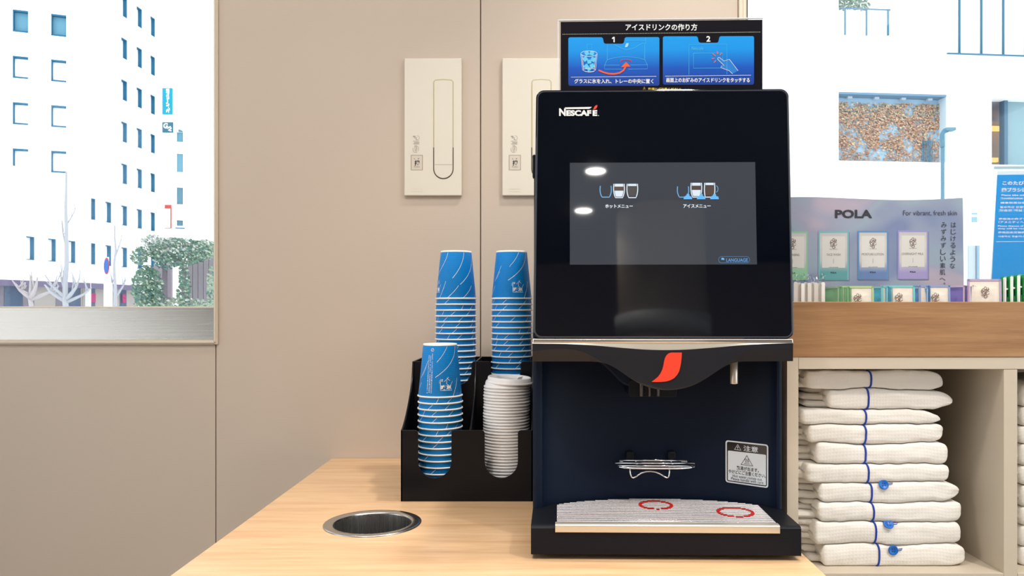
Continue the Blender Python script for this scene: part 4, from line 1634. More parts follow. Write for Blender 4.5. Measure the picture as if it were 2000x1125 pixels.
    if xp is not None:
        pr2 = section(xp)[:prof_n]
        dx = [(.0030 * math.cos((k / (prof_n - 1) - .5) * PI) - .0025) for k in range(prof_n)]
        MB().tube([(xp + dx[k] - cx, y - yf - depth / 2 - .0004, z) for k, (y, z) in enumerate(pr2)], .0014, 8).build('piping', M_pipe, root)
    if button:
        bx, bz, rr, tilt = button
        sec = section(bx)[:prof_n]
        y, z = min(sec, key=lambda p: abs(p[1] - (bz - zb_)))
        bc = Vector((bx - cx, y - yf - depth / 2 - .0022, bz - zb_))
        M_ = Matrix.Translation(bc) @ Matrix.Rotation(PI / 2 - tilt, 4, 'X')
        prof = [(.0001, -.0008), (rr * .95, -.0008), (rr, 0), (rr * .96, .0011), (rr * .80, .0013), (rr * .72, .0007), (.0001, .0007)]
        mb = MB(); mb.lathe(prof, 28)
        mb.v = [tuple(M_ @ Vector(v)) for v in mb.v]
        bt = mb.build('button', M_button, root)
        mh = MB()
        for ax in (-1, 1):
            for az in (-1, 1):
                mh.lathe([(.0008, .0009), (.0001, .0009)], 8, (ax * rr * .22, az * rr * .22, 0))
        mh.v = [tuple(M_ @ Vector(v)) for v in mh.v]
        mh.build('thread_hole', mat('dark_blue_thread', (10, 22, 60), 0.6), bt)
        MB().tube([bc + Vector((rr * .6, .001, .0008)), bc + Vector((rr * 1.9, .0015, .0022)), bc + Vector((rr * 1.75, .0015, -.0002)), bc + Vector((rr * .6, .001, -.0012))], .00045, 6).build('button_loop', M_pipe, root)
    return root


TIPS = {9: (.18, .030, .9), 8: (.38, .046, 1.7), 7: (.14, .040, 1.6), 6: (.66, .022, 1.0), 5: (.5, .012, .8), 4: (.62, .012, .7), 3: (.55, .042, 1.3), 2: (.72, .012, .7), 1: (.35, .012, .6), 0: (.55, .030, 1.2)}
ROBES = [  # (y bottom px, y top px, left px, right px, piping px, label)
    (1108.5, 1064.5, 1606, 1891, 1717, 'folded white robe at the very bottom of the stack with a blue button facing front'),
    (1064.5, 1020.5, 1590, 1880, 1710, 'second folded white robe from the bottom, blue button half hidden under the robe above'),
    (1020.5, 983, 1597, 1881, 1706, 'third folded white robe from the bottom of the stack, no button showing'),
    (983, 942, 1600, 1880, 1703, 'fourth folded white robe from the bottom with a tilted blue button at its upper edge'),
    (942, 906.6, 1574, 1857, 1696, 'fifth folded white robe from the bottom of the stack in the shelf'),
    (906.6, 867, 1592, 1855, 1691, 'fifth folded white robe from the top of the stack in the shelf'),
    (867, 830, 1577, 1847, 1691, 'fourth folded white robe from the top of the stack in the shelf'),
    (830, 800, 1565, 1843, 1691, 'third folded white robe from the top, the thinnest of the stack'),
    (800, 761, 1617, 1868, 1696, 'second folded white robe from the top, its pointed right end sticking out'),
    (761, 723, 1573, 1847, 1701, 'topmost folded white robe just below the shelf top'),
]
YR = 1.146
zprev = zf1
zbot = at(0, 1108.5, YR).z
dzr = zf1 - zbot
for i, (yb_, yt_, pl, pr__, pp, lab) in enumerate(ROBES):
    z0_ = at(0, yb_, YR).z + dzr; z1_ = at(0, yt_, YR).z + dzr * (1 - i / 12)
    z0_ = zprev
    btn = None
    if i == 0: c_ = at(1746.5, 1076, YR - .004); btn = (c_.x, c_.z, .0073, .05)
    if i == 1: c_ = at(1736, 1024, YR - .002); btn = (c_.x, c_.z, .0075, .75)
    if i == 3: c_ = at(1728, 947.5, YR - .004); btn = (c_.x, c_.z, .0073, .35)
    make_robe(i, at(pl, 0, YR).x, at(pr__, 0, YR).x, z0_, z1_, YR, .24, at(pp, 0, YR).x, i + 3, lab, None, btn)
    zprev = z1_
zprev = zf1
rr_ = random.Random(4)
XN = at(1990.5, 0, 1.15).x
k = 0
while zprev < zt0 - .034:
    h = rr_.uniform(.027, .033)
    make_robe(k, XN + rr_.uniform(0, .003), XN + .235, zprev, zprev + h, 1.150, .24, None, 40 + k,
              'folded white robe in the next cubby, only its left end seen at the right edge', 'robes in the neighbouring cubby', None, 30, True)
    zprev += h
    k += 1

# ================================================================== AMENITIES IN THE TRAY
M_packet = mat('packet_cream_foil', (228, 220, 208), 0.35, spec=0.5, var=.03, vscale=60, bump=.8, bscale=90)
M_gold = mat('brown_gold_ink', (104, 72, 58), 0.45)
M_ink = mat('charcoal_ink', (40, 42, 54), 0.6)


def emblem(cx, cy, w, h):
    """interlaced ornamental monogram as strokes, y down"""
    out = []
    def sc_(pts): return [(cx + x * w, cy + y * h) for x, y in pts]
    curves = [
        [(-.15, -.35), (-.05, -.48), (.1, -.45), (.12, -.3), (-.1, -.15), (-.3, -.02), (-.35, .12), (-.22, .2), (-.08, .1), (.1, -.05), (.3, -.12), (.42, -.02)],
        [(.25, -.42), (.38, -.35), (.35, -.22), (.15, -.15), (-.1, -.28), (-.28, -.32), (-.4, -.2), (-.36, -.08)],
        [(-.05, -.1), (.02, .08), (.15, .2), (.35, .18), (.45, .08)],
        [(-.42, .22), (-.3, .32), (-.12, .28), (.05, .12), (.22, .0)],
        [(.2, .3), (.05, .25), (-.1, .32), (-.12, .44), (.0, .5), (.15, .46), (.22, .36), (.1, .36)],
        [(-.3, .05), (-.42, .0), (-.45, -.1), (-.3, -.14), (-.16, -.04)],
        [(.1, -.22), (.28, -.28), (.44, -.22)],
    ]
    for c in curves:
        d = []
        for i in range(len(c) - 1):
            p0 = c[max(0, i - 1)]; p1 = c[i]; p2 = c[i + 1]; p3 = c[min(len(c) - 1, i + 2)]
            for k_ in range(4):
                t = k_ / 4
                d.append(tuple(.5 * ((2 * p1[a]) + (-p0[a] + p2[a]) * t + (2 * p0[a] - 5 * p1[a] + 4 * p2[a] - p3[a]) * t * t + (-p0[a] + 3 * p1[a] - 3 * p2[a] + p3[a]) * t ** 3) for a in (0, 1)))
        d.append(c[-1])
        out.append(ribbon(sc_(d), w * .062))
    return out


def packet_mesh(w, h, th, seed, lean=0.0):
    """pillow sachet in x-z, front towards -y, base at z=0"""
    mb = MB()
    nx_, nz_ = 16, 20
    for s_ in (-1, 1):
        vs, fs = [], []
        for a in range(nx_ + 1):
            for b in range(nz_ + 1):
                u, v = a / nx_, b / nz_
                iu = max(0, min(1, (u - .14) / .72)); iv = max(0, min(1, (v - .12) / .76))
                f = (16 * iu * (1 - iu) * iv * (1 - iv)) ** .35 if 0 < iu < 1 and 0 < iv < 1 else 0
                y = s_ * (th * f * (1 + .35 * noise.noise(Vector((u * 5, v * 5, seed)))) + .0003)
                vs.append(((u - .5) * w, y + lean * v * h, v * h))
        for a in range(nx_):
            for b in range(nz_):
                q0 = a * (nz_ + 1) + b
                f_ = (q0, q0 + nz_ + 1, q0 + nz_ + 2, q0 + 1)
                fs.append(f_ if s_ < 0 else f_[::-1])
        mb.add(vs, fs, True)
    return mb


def frame_part(w, h, t, m, parent, lean=0.0, nm='coloured_border'):
    mb = MB()
    for (x0, x1, z0, z1) in ((-w / 2, w / 2, h - t, h), (-w / 2, w / 2, 0, t * 2.2), (-w / 2, -w / 2 + t, 0, h), (w / 2 - t, w / 2, 0, h)):
        for yy in (-.0010, .0010):
            mb.add([(x0, yy + lean * z0, z0), (x1, yy + lean * z0, z0), (x1, yy + lean * z1, z1), (x0, yy + lean * z1, z1)], [(0, 1, 2, 3) if yy < 0 else (3, 2, 1, 0)])
        mb.add([(x0, -.00075, z1), (x1, -.00075, z1), (x1, .00075, z1), (x0, .00075, z1)], [(0, 1, 2, 3)]) if False else None
    return mb.build(nm, m, parent)


def sachet(px0, px1, ptop, Y, rgb, nm, label, seed, rz=0.0, h=.085, group=None, show_emblem=True):
    x0_, x1_ = at(px0, 0, Y).x, at(px1, 0, Y).x
    w_ = (x1_ - x0_)
    zt__ = at(0, ptop, Y).z
    r = empty('sachet', ((x0_ + x1_) / 2, Y, max(TZ, zt__ - h)), rz)
    h_ = zt__ - r.location.z
    tag(r, label, 'sachet', group)
    packet_mesh(w_, h_, .0022, seed, .03).build('packet', M_packet, r)
    frame_part(w_, h_, .0030, mat(nm, rgb, .35), r, .03)
    mb = MB()
    for vs, fs in emblem(0, 0, .0125, .0165):
        mb.add([(x, -.0031 + .03 * (h_ - .0195 - y), h_ - .0195 - y) for x, y in vs], fs)
    o = mb.build('emblem', M_gold, r)
    if o.data.polygons[0].normal.y > 0: o.data.flip_normals()
    vs, fs = text_in_box('DAILY ESSENCE', -.0058, .0058, .0292, .0305)
    return r


YS = 1.150
sachet(1641.5, 1707.5, 558.5, YS, (178, 206, 150), 'sachet_leaf_green', 'cream sachet with pale green border and brown monogram, leftmost of the front row', 1)
sachet(1722, 1788, 557.5, YS, (120, 200, 205), 'sachet_aqua', 'cream sachet with aqua border and brown monogram, second in the tray front row', 2)
sachet(1795.5, 1857, 557, YS, (140, 160, 205), 'sachet_blue', 'cream sachet with blue border and brown monogram, between aqua and lilac sachets', 3)
sachet(1891.5, 1956, 545, YS - .004, (180, 160, 198), 'sachet_lilac', 'taller cream sachet with lilac border and brown monogram, right end of the row', 4, -.06)


def side_packets(pxs, ptop, Y, cols, label, group, rz0, depth=.05):
    """packets filed edge-on: thin slabs turned about z"""
    for j, px in enumerate(pxs):
        c_ = at(px, ptop, Y)
        r = empty('sachet', (c_.x + .010, Y + .022, TZ), rz0 + random.Random(px).uniform(-.05, .05))
        hh = c_.z - TZ + random.Random(px + 1).uniform(-.0016, .0010)
        tag(r, label.replace('sachet filed edge-on', 'sachet filed edge-on, ' + ORD[j] + ' from the left,', 1), 'sachet', group)
        packet_mesh(.046, hh, .0013, px, 0).build('packet', M_packet if j % 3 == 2 else mat('pk_%s_%d' % (group[:5], j % 2), cols[j % 2], .4), r)
        frame_part(.046, hh, .0028, mat('pk_%s_%d' % (group[:5], (j + 1) % 2), cols[(j + 1) % 2], .4), r)


side_packets([1616, 1620.5, 1625, 1629.5, 1634, 1638], 560, YS - .004, [(150, 210, 165), (190, 228, 196)], 'green sachet filed edge-on left of the pale green bordered sachet', 'green sachets filed edge-on', -1.22)
side_packets([1711, 1715, 1719], 559, YS - .004, [(90, 185, 215), (160, 220, 235)], 'cyan sachet filed edge-on between the green and aqua bordered sachets', 'cyan sachets filed edge-on', -1.22)
side_packets([1790.5, 1793.5], 559, YS - .004, [(95, 150, 205), (165, 195, 225)], 'blue sachet filed edge-on between the aqua and blue bordered sachets', 'blue sachets filed edge-on', -1.22)
side_packets([1861, 1865, 1869.5, 1874, 1878, 1882, 1886], 558, YS - .002, [(130, 118, 190), (212, 190, 215)], 'purple sachet filed edge-on left of the lilac bordered sachet', 'purple sachets filed edge-on', -1.22)

# wrapped swab bundle at the left
M_swab = mat('white_wrapped_sleeve', (240, 236, 230), 0.35, spec=0.5, bump=.3, bscale=120)
M_film = glass_mat('clear_film', (.93, .95, .96), .10, .12)
for j in range(9):
    px = 1554 + j * 6.6
    Yq = YS + (.006 if j % 2 else 0) + .004
    c_ = at(px, 550.5 + (j * 37 % 5) * .7, Yq)
    r = empty('wrapped_toothbrush', (c_.x, Yq, TZ), (j % 3 - 1) * .2)
    tag(r, 'white plastic-wrapped amenity stick, ' + ORD[j] + ' from the coffee machine in the tray', 'amenity packet', 'wrapped amenity sticks in the tray')
    hh = c_.z - TZ
    pts = rrect(-.0028, .0028, 0, hh, .0024, 5)
    MB().prism(pts, lambda a, b, d: (a, d, b), -.0016, .0016).build('sleeve', M_swab, r, bevel=.0008)
    # crinkled clear film top of the wrapper
    mb = MB(); vs, fs = [], []
    rn = random.Random(j + 77)
    top = at(px, 534 + rn.uniform(0, 3), Yq).z - TZ
    for a in range(6):
        for b in range(6):
            vs.append((-.0042 + .0084 * a / 5, .0035 * noise.noise(Vector((a * .9, b * .8, j * 3.3))) * 1.6, hh - .006 + (top - hh + .006) * b / 5 - (.0022 if b == 5 and a in (0, 5) else 0)))
    for a in range(5):
        for b in range(5):
            fs.append((a * 6 + b, a * 6 + 6 + b, a * 6 + 7 + b, a * 6 + b + 1))
    mb.add(vs, fs, False).build('film_wrapper', M_film, r)

# green packets at the right
M_green = mat('green_packet_foil', (34, 160, 82), 0.35, var=.15, vscale=90)
M_lgreen = mat('light_green_print', (120, 200, 145), 0.4)
M_wedge = mat('white_packet_edge', (238, 244, 238), 0.4)
for j in range(8):
    px = 1960 + j * 13.5
    c_ = at(px, 541 - min(j, 2) * 2, 1.165 + j * .0)
    r = empty('tea_packet', (c_.x + .008, c_.y, TZ), .55)
    tag(r, 'green and white flat packet, ' + ORD[j] + ' to the right of the lilac bordered sachet', 'packet', 'green packets in the tray')
    hh = c_.z - TZ
    packet_mesh(.036, hh, .0022, j + 30, .02).build('packet', M_green, r)
    mb = MB()
    mb.box(-.0182, -.0145, -.0042, -.0010, 0, hh * .985)
    mb.box(-.018, .018, -.0036, -.0012, hh - .0195, hh - .0170)
    mb.build('white_band', M_wedge, r, bevel=.0006)
    mb = MB(); mb.box(-.009, -.001, -.0036, -.0026, hh - .042, hh - .030); mb.box(-.014, .018, -.0012, -.0006, hh - .006, hh + .0004)
    mb.build('print_patch', M_lgreen, r)

# display board with printed sachets
PY = 1.235
board = empty('display_board', (at(1668, 0, PY).x, PY, TZ))
tag(board, 'curved pastel skincare display board with four printed sachets standing in the tray', 'display board')
bx0 = .362 - board.location.x; bx1 = at(1890, 0, PY).x - board.location.x


def bfun(u, w): return .010 * math.sin((u - .02) * 12) + .02 * w


def board_mat():
    m = bpy.data.materials.new('pastel_iridescent_print')
    m.use_nodes = True
    nt = m.node_tree; p = nt.nodes['Principled BSDF']
    tc = nt.nodes.new('ShaderNodeTexCoord')
    mp = nt.nodes.new('ShaderNodeMapping'); mp.inputs['Scale'].default_value = (1, 1, 1.6); mp.inputs['Rotation'].default_value = (0, .5, 0)
    n_ = nt.nodes.new('ShaderNodeTexNoise'); n_.inputs['Scale'].default_value = 8.5; n_.inputs['Detail'].default_value = 1.0
    n_.inputs['Distortion'].default_value = .6
    r = nt.nodes.new('ShaderNodeValToRGB')
    els = r.color_ramp.elements
    els[0].position, els[0].color = .30, lin((120, 134, 172))
    els[1].position, els[1].color = .72, lin((176, 166, 184))
    for q_, c in ((.42, (138, 150, 178)), (.52, (148, 164, 182)), (.62, (156, 158, 182))):
        e = els.new(q_); e.color = lin(c)
    nt.links.new(tc.outputs['Object'], mp.inputs[0]); nt.links.new(mp.outputs[0], n_.inputs[0])
    nt.links.new(n_.outputs['Fac'], r.inputs[0]); nt.links.new(r.outputs[0], p.inputs['Base Color'])
    p.inputs['Roughness'].default_value = .4
    return m


M_board = board_mat()
bsf = Surf(board, bfun, tuple(board.location), 0)
topc = smooth_tab([(1488, 388), (1545, 384.6), (1600, 384.8), (1660, 387.5), (1720, 390), (1770, 390.8), (1820, 389.6), (1860, 387.5), (1888, 385.8)], 48)
mb = MB(); vs, fs = [], []
nb = len(topc)
for (x, y) in topc:
    t = bsf.pt(x, y, 0)
    u = bx0 + (bx1 - bx0) * (x - 1488) / 400
    u = min(t.x, bx1) if x < 1887 else bx1
    zt__ = t.z if x < 1887 else t.z - .002
    for off in (-.0012, 0):
        vs += [(u, bfun(u, 0) - off, 0), (u, bfun(u, zt__ / 2) - off, zt__ / 2), (u, bfun(u, zt__) - off, zt__)]
for i in range(nb - 1):
    a, b = i * 6, (i + 1) * 6
    for o_, fl in ((0, 1), (3, 0)):
        for j in range(2):
            f_ = (a + o_ + j, b + o_ + j, b + o_ + j + 1, a + o_ + j + 1)
            fs.append(f_[::-1] if fl else f_)
    fs.append((a + 2, a + 5, b + 5, b + 2))
fs.append((0, 3, 4, 5, 2, 1)); e_ = (nb - 1) * 6; fs.append((e_, e_ + 1, e_ + 2, e_ + 5, e_ + 4, e_ + 3))
mb.add(vs, fs).build('board_panel', M_board, board, merge=True)
bsf.text('board_lettering', [('POLA', 1631, 1703.5, 409.5, 426, .035)], M_ink, .0008)
bsf.text('board_lettering', [('For vibrant, fresh skin', 1764, 1869, 411, 422, -.006)], M_ink, .0008)
col1 = 'はじけるような'; col2 = 'みずみずしい素肌へ。'
items = []
for j, ch in enumerate(col1):
    yy = 434 + j * 13.3
    items.append((ch, 1857.5 - j * .35, 1867.5 - j * .35, yy, yy + 10.5))
for j, ch in enumerate(col2):
    yy = 434 + j * 13.2
    if ch == '。':
        items.append((ch, 1843, 1846.5, yy - 1, yy + 2.5)); continue
    if ch == 'へ':
        items.append((ch, 1835, 1847, yy + 3, yy + 8)); continue
    items.append((ch, 1838.5 - j * .4, 1849 - j * .4, yy, yy + 10.5))
bsf.text('board_lettering', items, M_ink, .0008)
pz0, pz1 = bsf.pt(1700, 546).z, bsf.pt(1700, 451).z
for (xc, rgbt, rgbb, word, yo) in ((1548, (140, 190, 160), (140, 195, 160), 'CLEANSING', 2), (1628, (120, 180, 190), (95, 160, 165), 'FACE WASH', 1.5), (1705, (90, 140, 190), (100, 130, 178), 'MOISTURE LOTION', .8), (1783, (150, 145, 200), (160, 150, 200), 'OVERNIGHT MILK', 0)):
    hw = 29.8
    y0_, y1_ = 450 + yo, 545.5 + yo
    m_e = mat('print_border_' + word.split()[0].lower(), rgbt, .4)
    m_f = ramp_mat('print_field_' + word.split()[0].lower(), 2, [(0, rgbb), (.15, rgbb), (.38, (196, 194, 196)), (.75, (205, 203, 202)), (1, (188, 186, 188))], .35, 0, 1 / (pz1 - pz0), -pz0 / (pz1 - pz0))
    def grid(x0, x1, y0, y1, n_=6):
        vs = []; fs = []
        for a in range(n_ + 1):
            x = x0 + (x1 - x0) * a / n_
            vs += [(x, y0), (x, y1)]
        for a in range(n_):
            fs.append((2 * a, 2 * a + 1, 2 * a + 3, 2 * a + 2))
        return vs, fs
    if xc > 1550:
        bsf.put('printed_shadow', [grid(xc - hw + 2, xc + hw + 1.6, y0_ + 2, y1_ + 1.6)], mat('print_shadow_ink', (120, 126, 150), .5), .0004)
    bp = bsf.put('printed_border', [grid(xc - hw, xc + hw, y0_, y1_)], m_e, .0006)
    bsf.put('printed_field', [grid(xc - hw + 3, xc + hw - 3, y0_ + 3.5, y1_ - .5)], m_f, .0008, bp)
    bsf.put('printed_field', [grid(xc - hw + 7.5, xc + hw - 7, y0_ + 10, y1_ - 24)], mat('print_light_field', (214, 212, 208), .35), .0009, bp)
    bsf.put('printed_emblem', emblem(xc, y0_ + 24, 14.5, 20), M_gold, .0011, bp)
    bsf.text('printed_lettering', [(word, xc - (21.5 if len(word) > 10 else 13), xc + (21 if len(word) > 10 else 13.5), y0_ + 43.5, y0_ + 48, -.005), ('DAILY ESSENCE', xc - 7.5, xc + 7.5, y0_ + 34.5, y0_ + 35.8, 0)], mat('print_brown_ink', (120, 105, 105), .5), .0011, bp)
    bsf.text('printed_lettering', [('with ceramide', xc - 9, xc + 9, y0_ + 69.5, y0_ + 71.2, 0), ('POLA', xc - 5.7, xc + 5.7, y0_ + 79.5, y0_ + 82.6, .03)], M_ink, .0011, bp)
    bsf.line('printed_rule', [[(xc, y0_ + 54), (xc, y0_ + 63)]], .5, mat('print_shadow_ink', (120, 126, 150), .5), .0011, bp)

# blue notice in an acrylic stand at the right
NY = 1.30
nx_ = at(1935, 0, NY).x
nt_ = empty('notice_stand', (nx_ + .09, NY, TZ))
tag(nt_, 'blue toothbrush notice in a clear acrylic stand at the right end of the tray', 'notice')
ns = Surf(nt_, lambda u, w: -.11 * w + .003, tuple(nt_.location), 0)
def nq(name, pts, m, off, parent=None, back=None):
    return ns.put(name, [(pts, [tuple(range(len(pts)))])], m, off, parent)
Pn = [(1948, 334), (2090, 333), (2090, 600), (1931, 600)]
a_ = [ns.pt(x, y, 0) for x, y in Pn]; b_ = [p + Vector((0, .0006, 0)) for p in a_]
MB().add(a_, [(0, 1, 2, 3)]).build('white_card', mat('pale_notice_border', (222, 236, 246), .4), nt_)
a_ = [ns.pt(x, y, .002) for x, y in [(1942, 322), (2094, 320), (2094, 600), (1926, 600)]]
b_ = [p + Vector((0, .0015, 0)) for p in a_]
MB().add(a_ + b_, [(0, 1, 2, 3), (7, 6, 5, 4), (0, 4, 5, 1), (1, 5, 6, 2), (2, 6, 7, 3), (3, 7, 4, 0)]).build('acrylic_sheet', M_acrylic, nt_)
nq('acrylic_top_edge', [(1942, 325), (2094, 323), (2094, 329.5), (1941, 330.5)], mat('acrylic_edge_blue', (165, 200, 215), .3), .0022)
box('stand_foot', M_acrylic, -.09, .06, -.01, .05, 0, .003, nt_)
def translucent_paper(name, rgb):
    m = bpy.data.materials.new(name)
    m.use_nodes = True
    nt = m.node_tree
    nt.nodes.clear()
    o_ = nt.nodes.new('ShaderNodeOutputMaterial'); a_d = nt.nodes.new('ShaderNodeMixShader')
    a_d.inputs[0].default_value = .62
    d_ = nt.nodes.new('ShaderNodeBsdfDiffuse'); t_ = nt.nodes.new('ShaderNodeBsdfTranslucent')
    d_.inputs[0].default_value = lin(rgb); t_.inputs[0].default_value = lin(rgb)
    nt.links.new(d_.outputs[0], a_d.inputs[1]); nt.links.new(t_.outputs[0], a_d.inputs[2]); nt.links.new(a_d.outputs[0], o_.inputs[0])
    return m
M_nblue = translucent_paper('notice_blue', (0, 178, 250))
M_ncyan = translucent_paper('notice_cyan_highlight', (110, 225, 255))
for o_ in nt_.children:
    if o_.name.startswith('white_card'): o_.data.materials[0] = translucent_paper('pale_notice_border', (228, 240, 248))
fld = nq('blue_field', [(1947.5, 341.5), (2086, 340), (2086, 600), (1934, 600)], M_nblue, .0003)
for q_ in ([(1955, 367), (2086, 364), (2086, 373.5), (1954, 376)], [(1953, 385.2), (2086, 384), (2086, 389.5), (1952, 391)], [(1951, 408.6), (2086, 407.5), (2086, 413), (1950, 414)]):
    nq('highlight_band', q_, M_ncyan, .0005, fld)
N_ = []
for (t, x0, y0_, y1_, b_) in (('このたびのご宿泊で', 1958, 353.5, 361.5, .03), ('歯ブラシは、いらない', 1956.5, 366.5, 375, .03), ('Please take only what you need.', 1956, 379.5, 383.5, .03), ('Toothbrushes are provided free', 1955, 385.8, 390, .03),
                              ('請拿取您住宿時需要的用品', 1954, 394, 398, .02), ('필요하신 만큼만 가져가 주세요', 1953, 402.5, 406.5, .02), ('칫솔은 객실 내에 준비되어', 1952, 408.8, 413, .02),
                              ('使用済の歯ブラシやコームは', 1950.5, 425.5, 429.5, .02), ('（アメニティへのリサイクル）', 1950, 431.5, 436, .02), ('Please dispose of used toothbrush', 1949, 440, 443.5, .02), ('they will be recycled into new', 1949, 445, 448.5, .02),
                              ('使用后的牙刷和梳子、请放入', 1949, 452, 456, .02), ('사용하신 칫솔이나 빗은 객실 쓰레기', 1949, 460, 463.5, .02)):
    ww = {353.5: 96, 366.5: 98, 379.5: 96, 385.8: 98}.get(y0_, 100)
    N_.append((t, x0, x0 + ww, y0_, y1_, b_))
ns.text('notice_lettering', N_, M_white_ink, .0008, fld)
ns.line('notice_rule', [[(1946, 472), (2086, 471)]], .9, M_white_ink, .0008, fld)
ns.line('notice_rule', [[(1951, 419), (2086, 418)]], .4, M_ncyan, .0008, fld)

# ================================================================== OUTSIDE
GZ = -0.25


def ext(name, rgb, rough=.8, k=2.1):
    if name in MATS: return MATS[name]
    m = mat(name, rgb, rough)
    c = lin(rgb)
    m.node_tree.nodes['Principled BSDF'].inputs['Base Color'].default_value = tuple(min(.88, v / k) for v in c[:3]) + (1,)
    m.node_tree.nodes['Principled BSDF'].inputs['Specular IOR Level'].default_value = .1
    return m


E_white = mat('white_render_facade', (243, 243, 243), .85, var=.01, vscale=.5)
E_pave = mat('pale_paving', (240, 240, 240), .9, var=.02, vscale=.3)
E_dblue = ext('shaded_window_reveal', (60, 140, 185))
E_lblue = ext('pale_blue_glass', (140, 205, 236))
E_wglass = mat('white_blind', (246, 246, 246), .7)
E_mblue = ext('muted_blue_glass', (120, 175, 200))

street = box('street_ground', E_pave, -140, 120, WY + .6, 160, GZ - .2, GZ)
tag(street, kind='structure')


class Facade:
    def __init__(s, px0, Y0, px1, Y1):
        s.A = Vector((at(px0, 0, Y0).x, Y0)); s.B = Vector((at(px1, 0, Y1).x, Y1))
        s.d = (s.B - s.A); s.L = s.d.length; s.d.normalize()
        s.n = Vector((s.d.y, -s.d.x))            # towards the camera side
        if s.n.y > 0: s.n = -s.n

    def t(s, px):
        # ray (k*Y, Y) meets A + d*t
        k = (px - VX) / F
        return (k * s.A.y - s.A.x) / (s.d.x - k * s.d.y)

    def Y(s, px): return s.A.y + s.d.y * s.t(px)

    def z(s, px, py): return CZ + (VY - py) / F * s.Y(px)

    def P(s, t, off, z):
        p = s.A + s.d * t + s.n * off
        return (p.x, p.y, z)

    def block(s, mb, t0, t1, o0, o1, z0, z1):
        vs = [s.P(t, o, z) for z in (z0, z1) for (t, o) in ((t0, o0), (t1, o0), (t1, o1), (t0, o1))]
        return mb.add(vs, [(0, 3, 2, 1), (4, 5, 6, 7), (0, 1, 5, 4), (1, 2, 6, 5), (2, 3, 7, 6), (3, 0, 4, 7)])

    def wall(s, name, t0, t1, z0, z1, holes, m, parent, th=.35):
        """wall with real openings; holes: (t0,t1,z0,z1)"""
        ts = sorted(set([t0, t1] + [h[0] for h in holes] + [h[1] for h in holes]))
        zs = sorted(set([z0, z1] + [round(h[2], 3) for h in holes] + [round(h[3], 3) for h in holes]))
        mb = MB()
        for a, b in zip(ts, ts[1:]):
            run = None
            for c, d in zip(zs, zs[1:]):
                mt, mz = (a + b) / 2, (c + d) / 2
                hole = any(h[0] < mt < h[1] and h[2] < mz < h[3] for h in holes)
                if hole:
                    if run is not None: s.block(mb, a, b, 0, -th, run, c); run = None
                elif run is None:
                    run = c
            if run is not None: s.block(mb, a, b, 0, -th, run, zs[-1])
        return mb.build(name, m, parent)


ob = empty('office_building', (at(176, 0, 56).x, 56, GZ))
tag(ob, 'white office tower with rows of small square windows seen through the left window', 'building')


def setloc(o, root):
    """keep world placement of a mesh written in world coordinates"""
    o.matrix_parent_inverse = Matrix.Translation(-Vector(root.location))
    return o


_build = MB.build


FA = Facade(-90, 45.2, 176, 55.3)
FB = Facade(176, 55.3, 312, 65.0)
FC = Facade(-200, 51.5, 176, 55.4)
ROWZ = [4.56 + 3.19 * k + 0 for k in range(9)]       # top of window rows above eye level
ROWZ = [CZ + z for z in ROWZ]
WH = 1.52
colsA = [(51, 67), (94, 109), (134, 147)]
colsA4 = [(172 + .1, 175.9)]
holesA = [(FA.t(a), FA.t(b), ROWZ[0] - WH, ROWZ[0]) for a, b in colsA]
holesB = []
for (a, b), r0 in (((178, 186), 0), ((206, 217), 0), ((237, 248), 0), ((267, 277), 0), ((294, 302.5), 0)):
    for r in range(r0, 9):
        if r >= 2 and a < 230: continue
        holesB.append((FB.t(a), FB.t(b), ROWZ[r] - WH, ROWZ[r]))
holesC = [(FC.t(a), FC.t(b), ROWZ[r] - WH, ROWZ[r]) for a, b in ((-48, -16), (25, 55), (100, 129.5)) for r in (2, 3, 4, 5, 6)]
SHOPZ = CZ + 1.55
shopA = (FA.t(-60), FA.t(175), GZ, SHOPZ)
shopB = (FB.t(178), FB.t(285), GZ, SHOPZ)
setloc(FA.wall('lower_wall', FA.t(-90), FA.t(176), GZ, CZ + 8.9, holesA + [shopA], E_white, ob), ob)
setloc(FB.wall('side_wall', 0, FB.L, GZ, 33, holesB + [shopB], E_white, ob), ob)
setloc(FC.wall('front_wall', FC.t(-200), FC.t(176), CZ + 8.9, 33, holesC, E_white, ob), ob)
mb = MB()
mb.add([FA.P(FA.t(-90), 0, CZ + 8.9), FA.P(FA.L, 0, CZ + 8.9), FC.P(FC.L, 0, CZ + 8.9), FC.P(0, 0, CZ + 8.9)], [(0, 1, 2, 3)])
setloc(mb.build('podium_roof', E_white, ob), ob)


def far_window(fc, h, blue, side, root):
    m = MB()
    fc.block(m, h[0], h[1], -.28, -.33, h[2], h[3])
    w_ = setloc(m.build('window', blue, root), root)
    b = MB()
    w = .11
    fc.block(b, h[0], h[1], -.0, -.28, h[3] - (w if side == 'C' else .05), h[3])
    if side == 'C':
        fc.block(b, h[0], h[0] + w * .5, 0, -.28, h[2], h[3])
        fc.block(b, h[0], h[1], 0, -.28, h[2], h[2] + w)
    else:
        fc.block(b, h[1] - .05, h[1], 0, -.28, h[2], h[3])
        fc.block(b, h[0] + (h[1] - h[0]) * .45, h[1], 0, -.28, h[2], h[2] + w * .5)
    b.build('window_reveal', E_dblue, w_)  # shade of the recessed white reveals put into a dark blue colour


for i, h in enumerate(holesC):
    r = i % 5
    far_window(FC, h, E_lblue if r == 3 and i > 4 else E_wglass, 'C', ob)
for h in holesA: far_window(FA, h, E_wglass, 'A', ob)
for h in holesB: far_window(FB, h, E_wglass, 'B', ob)
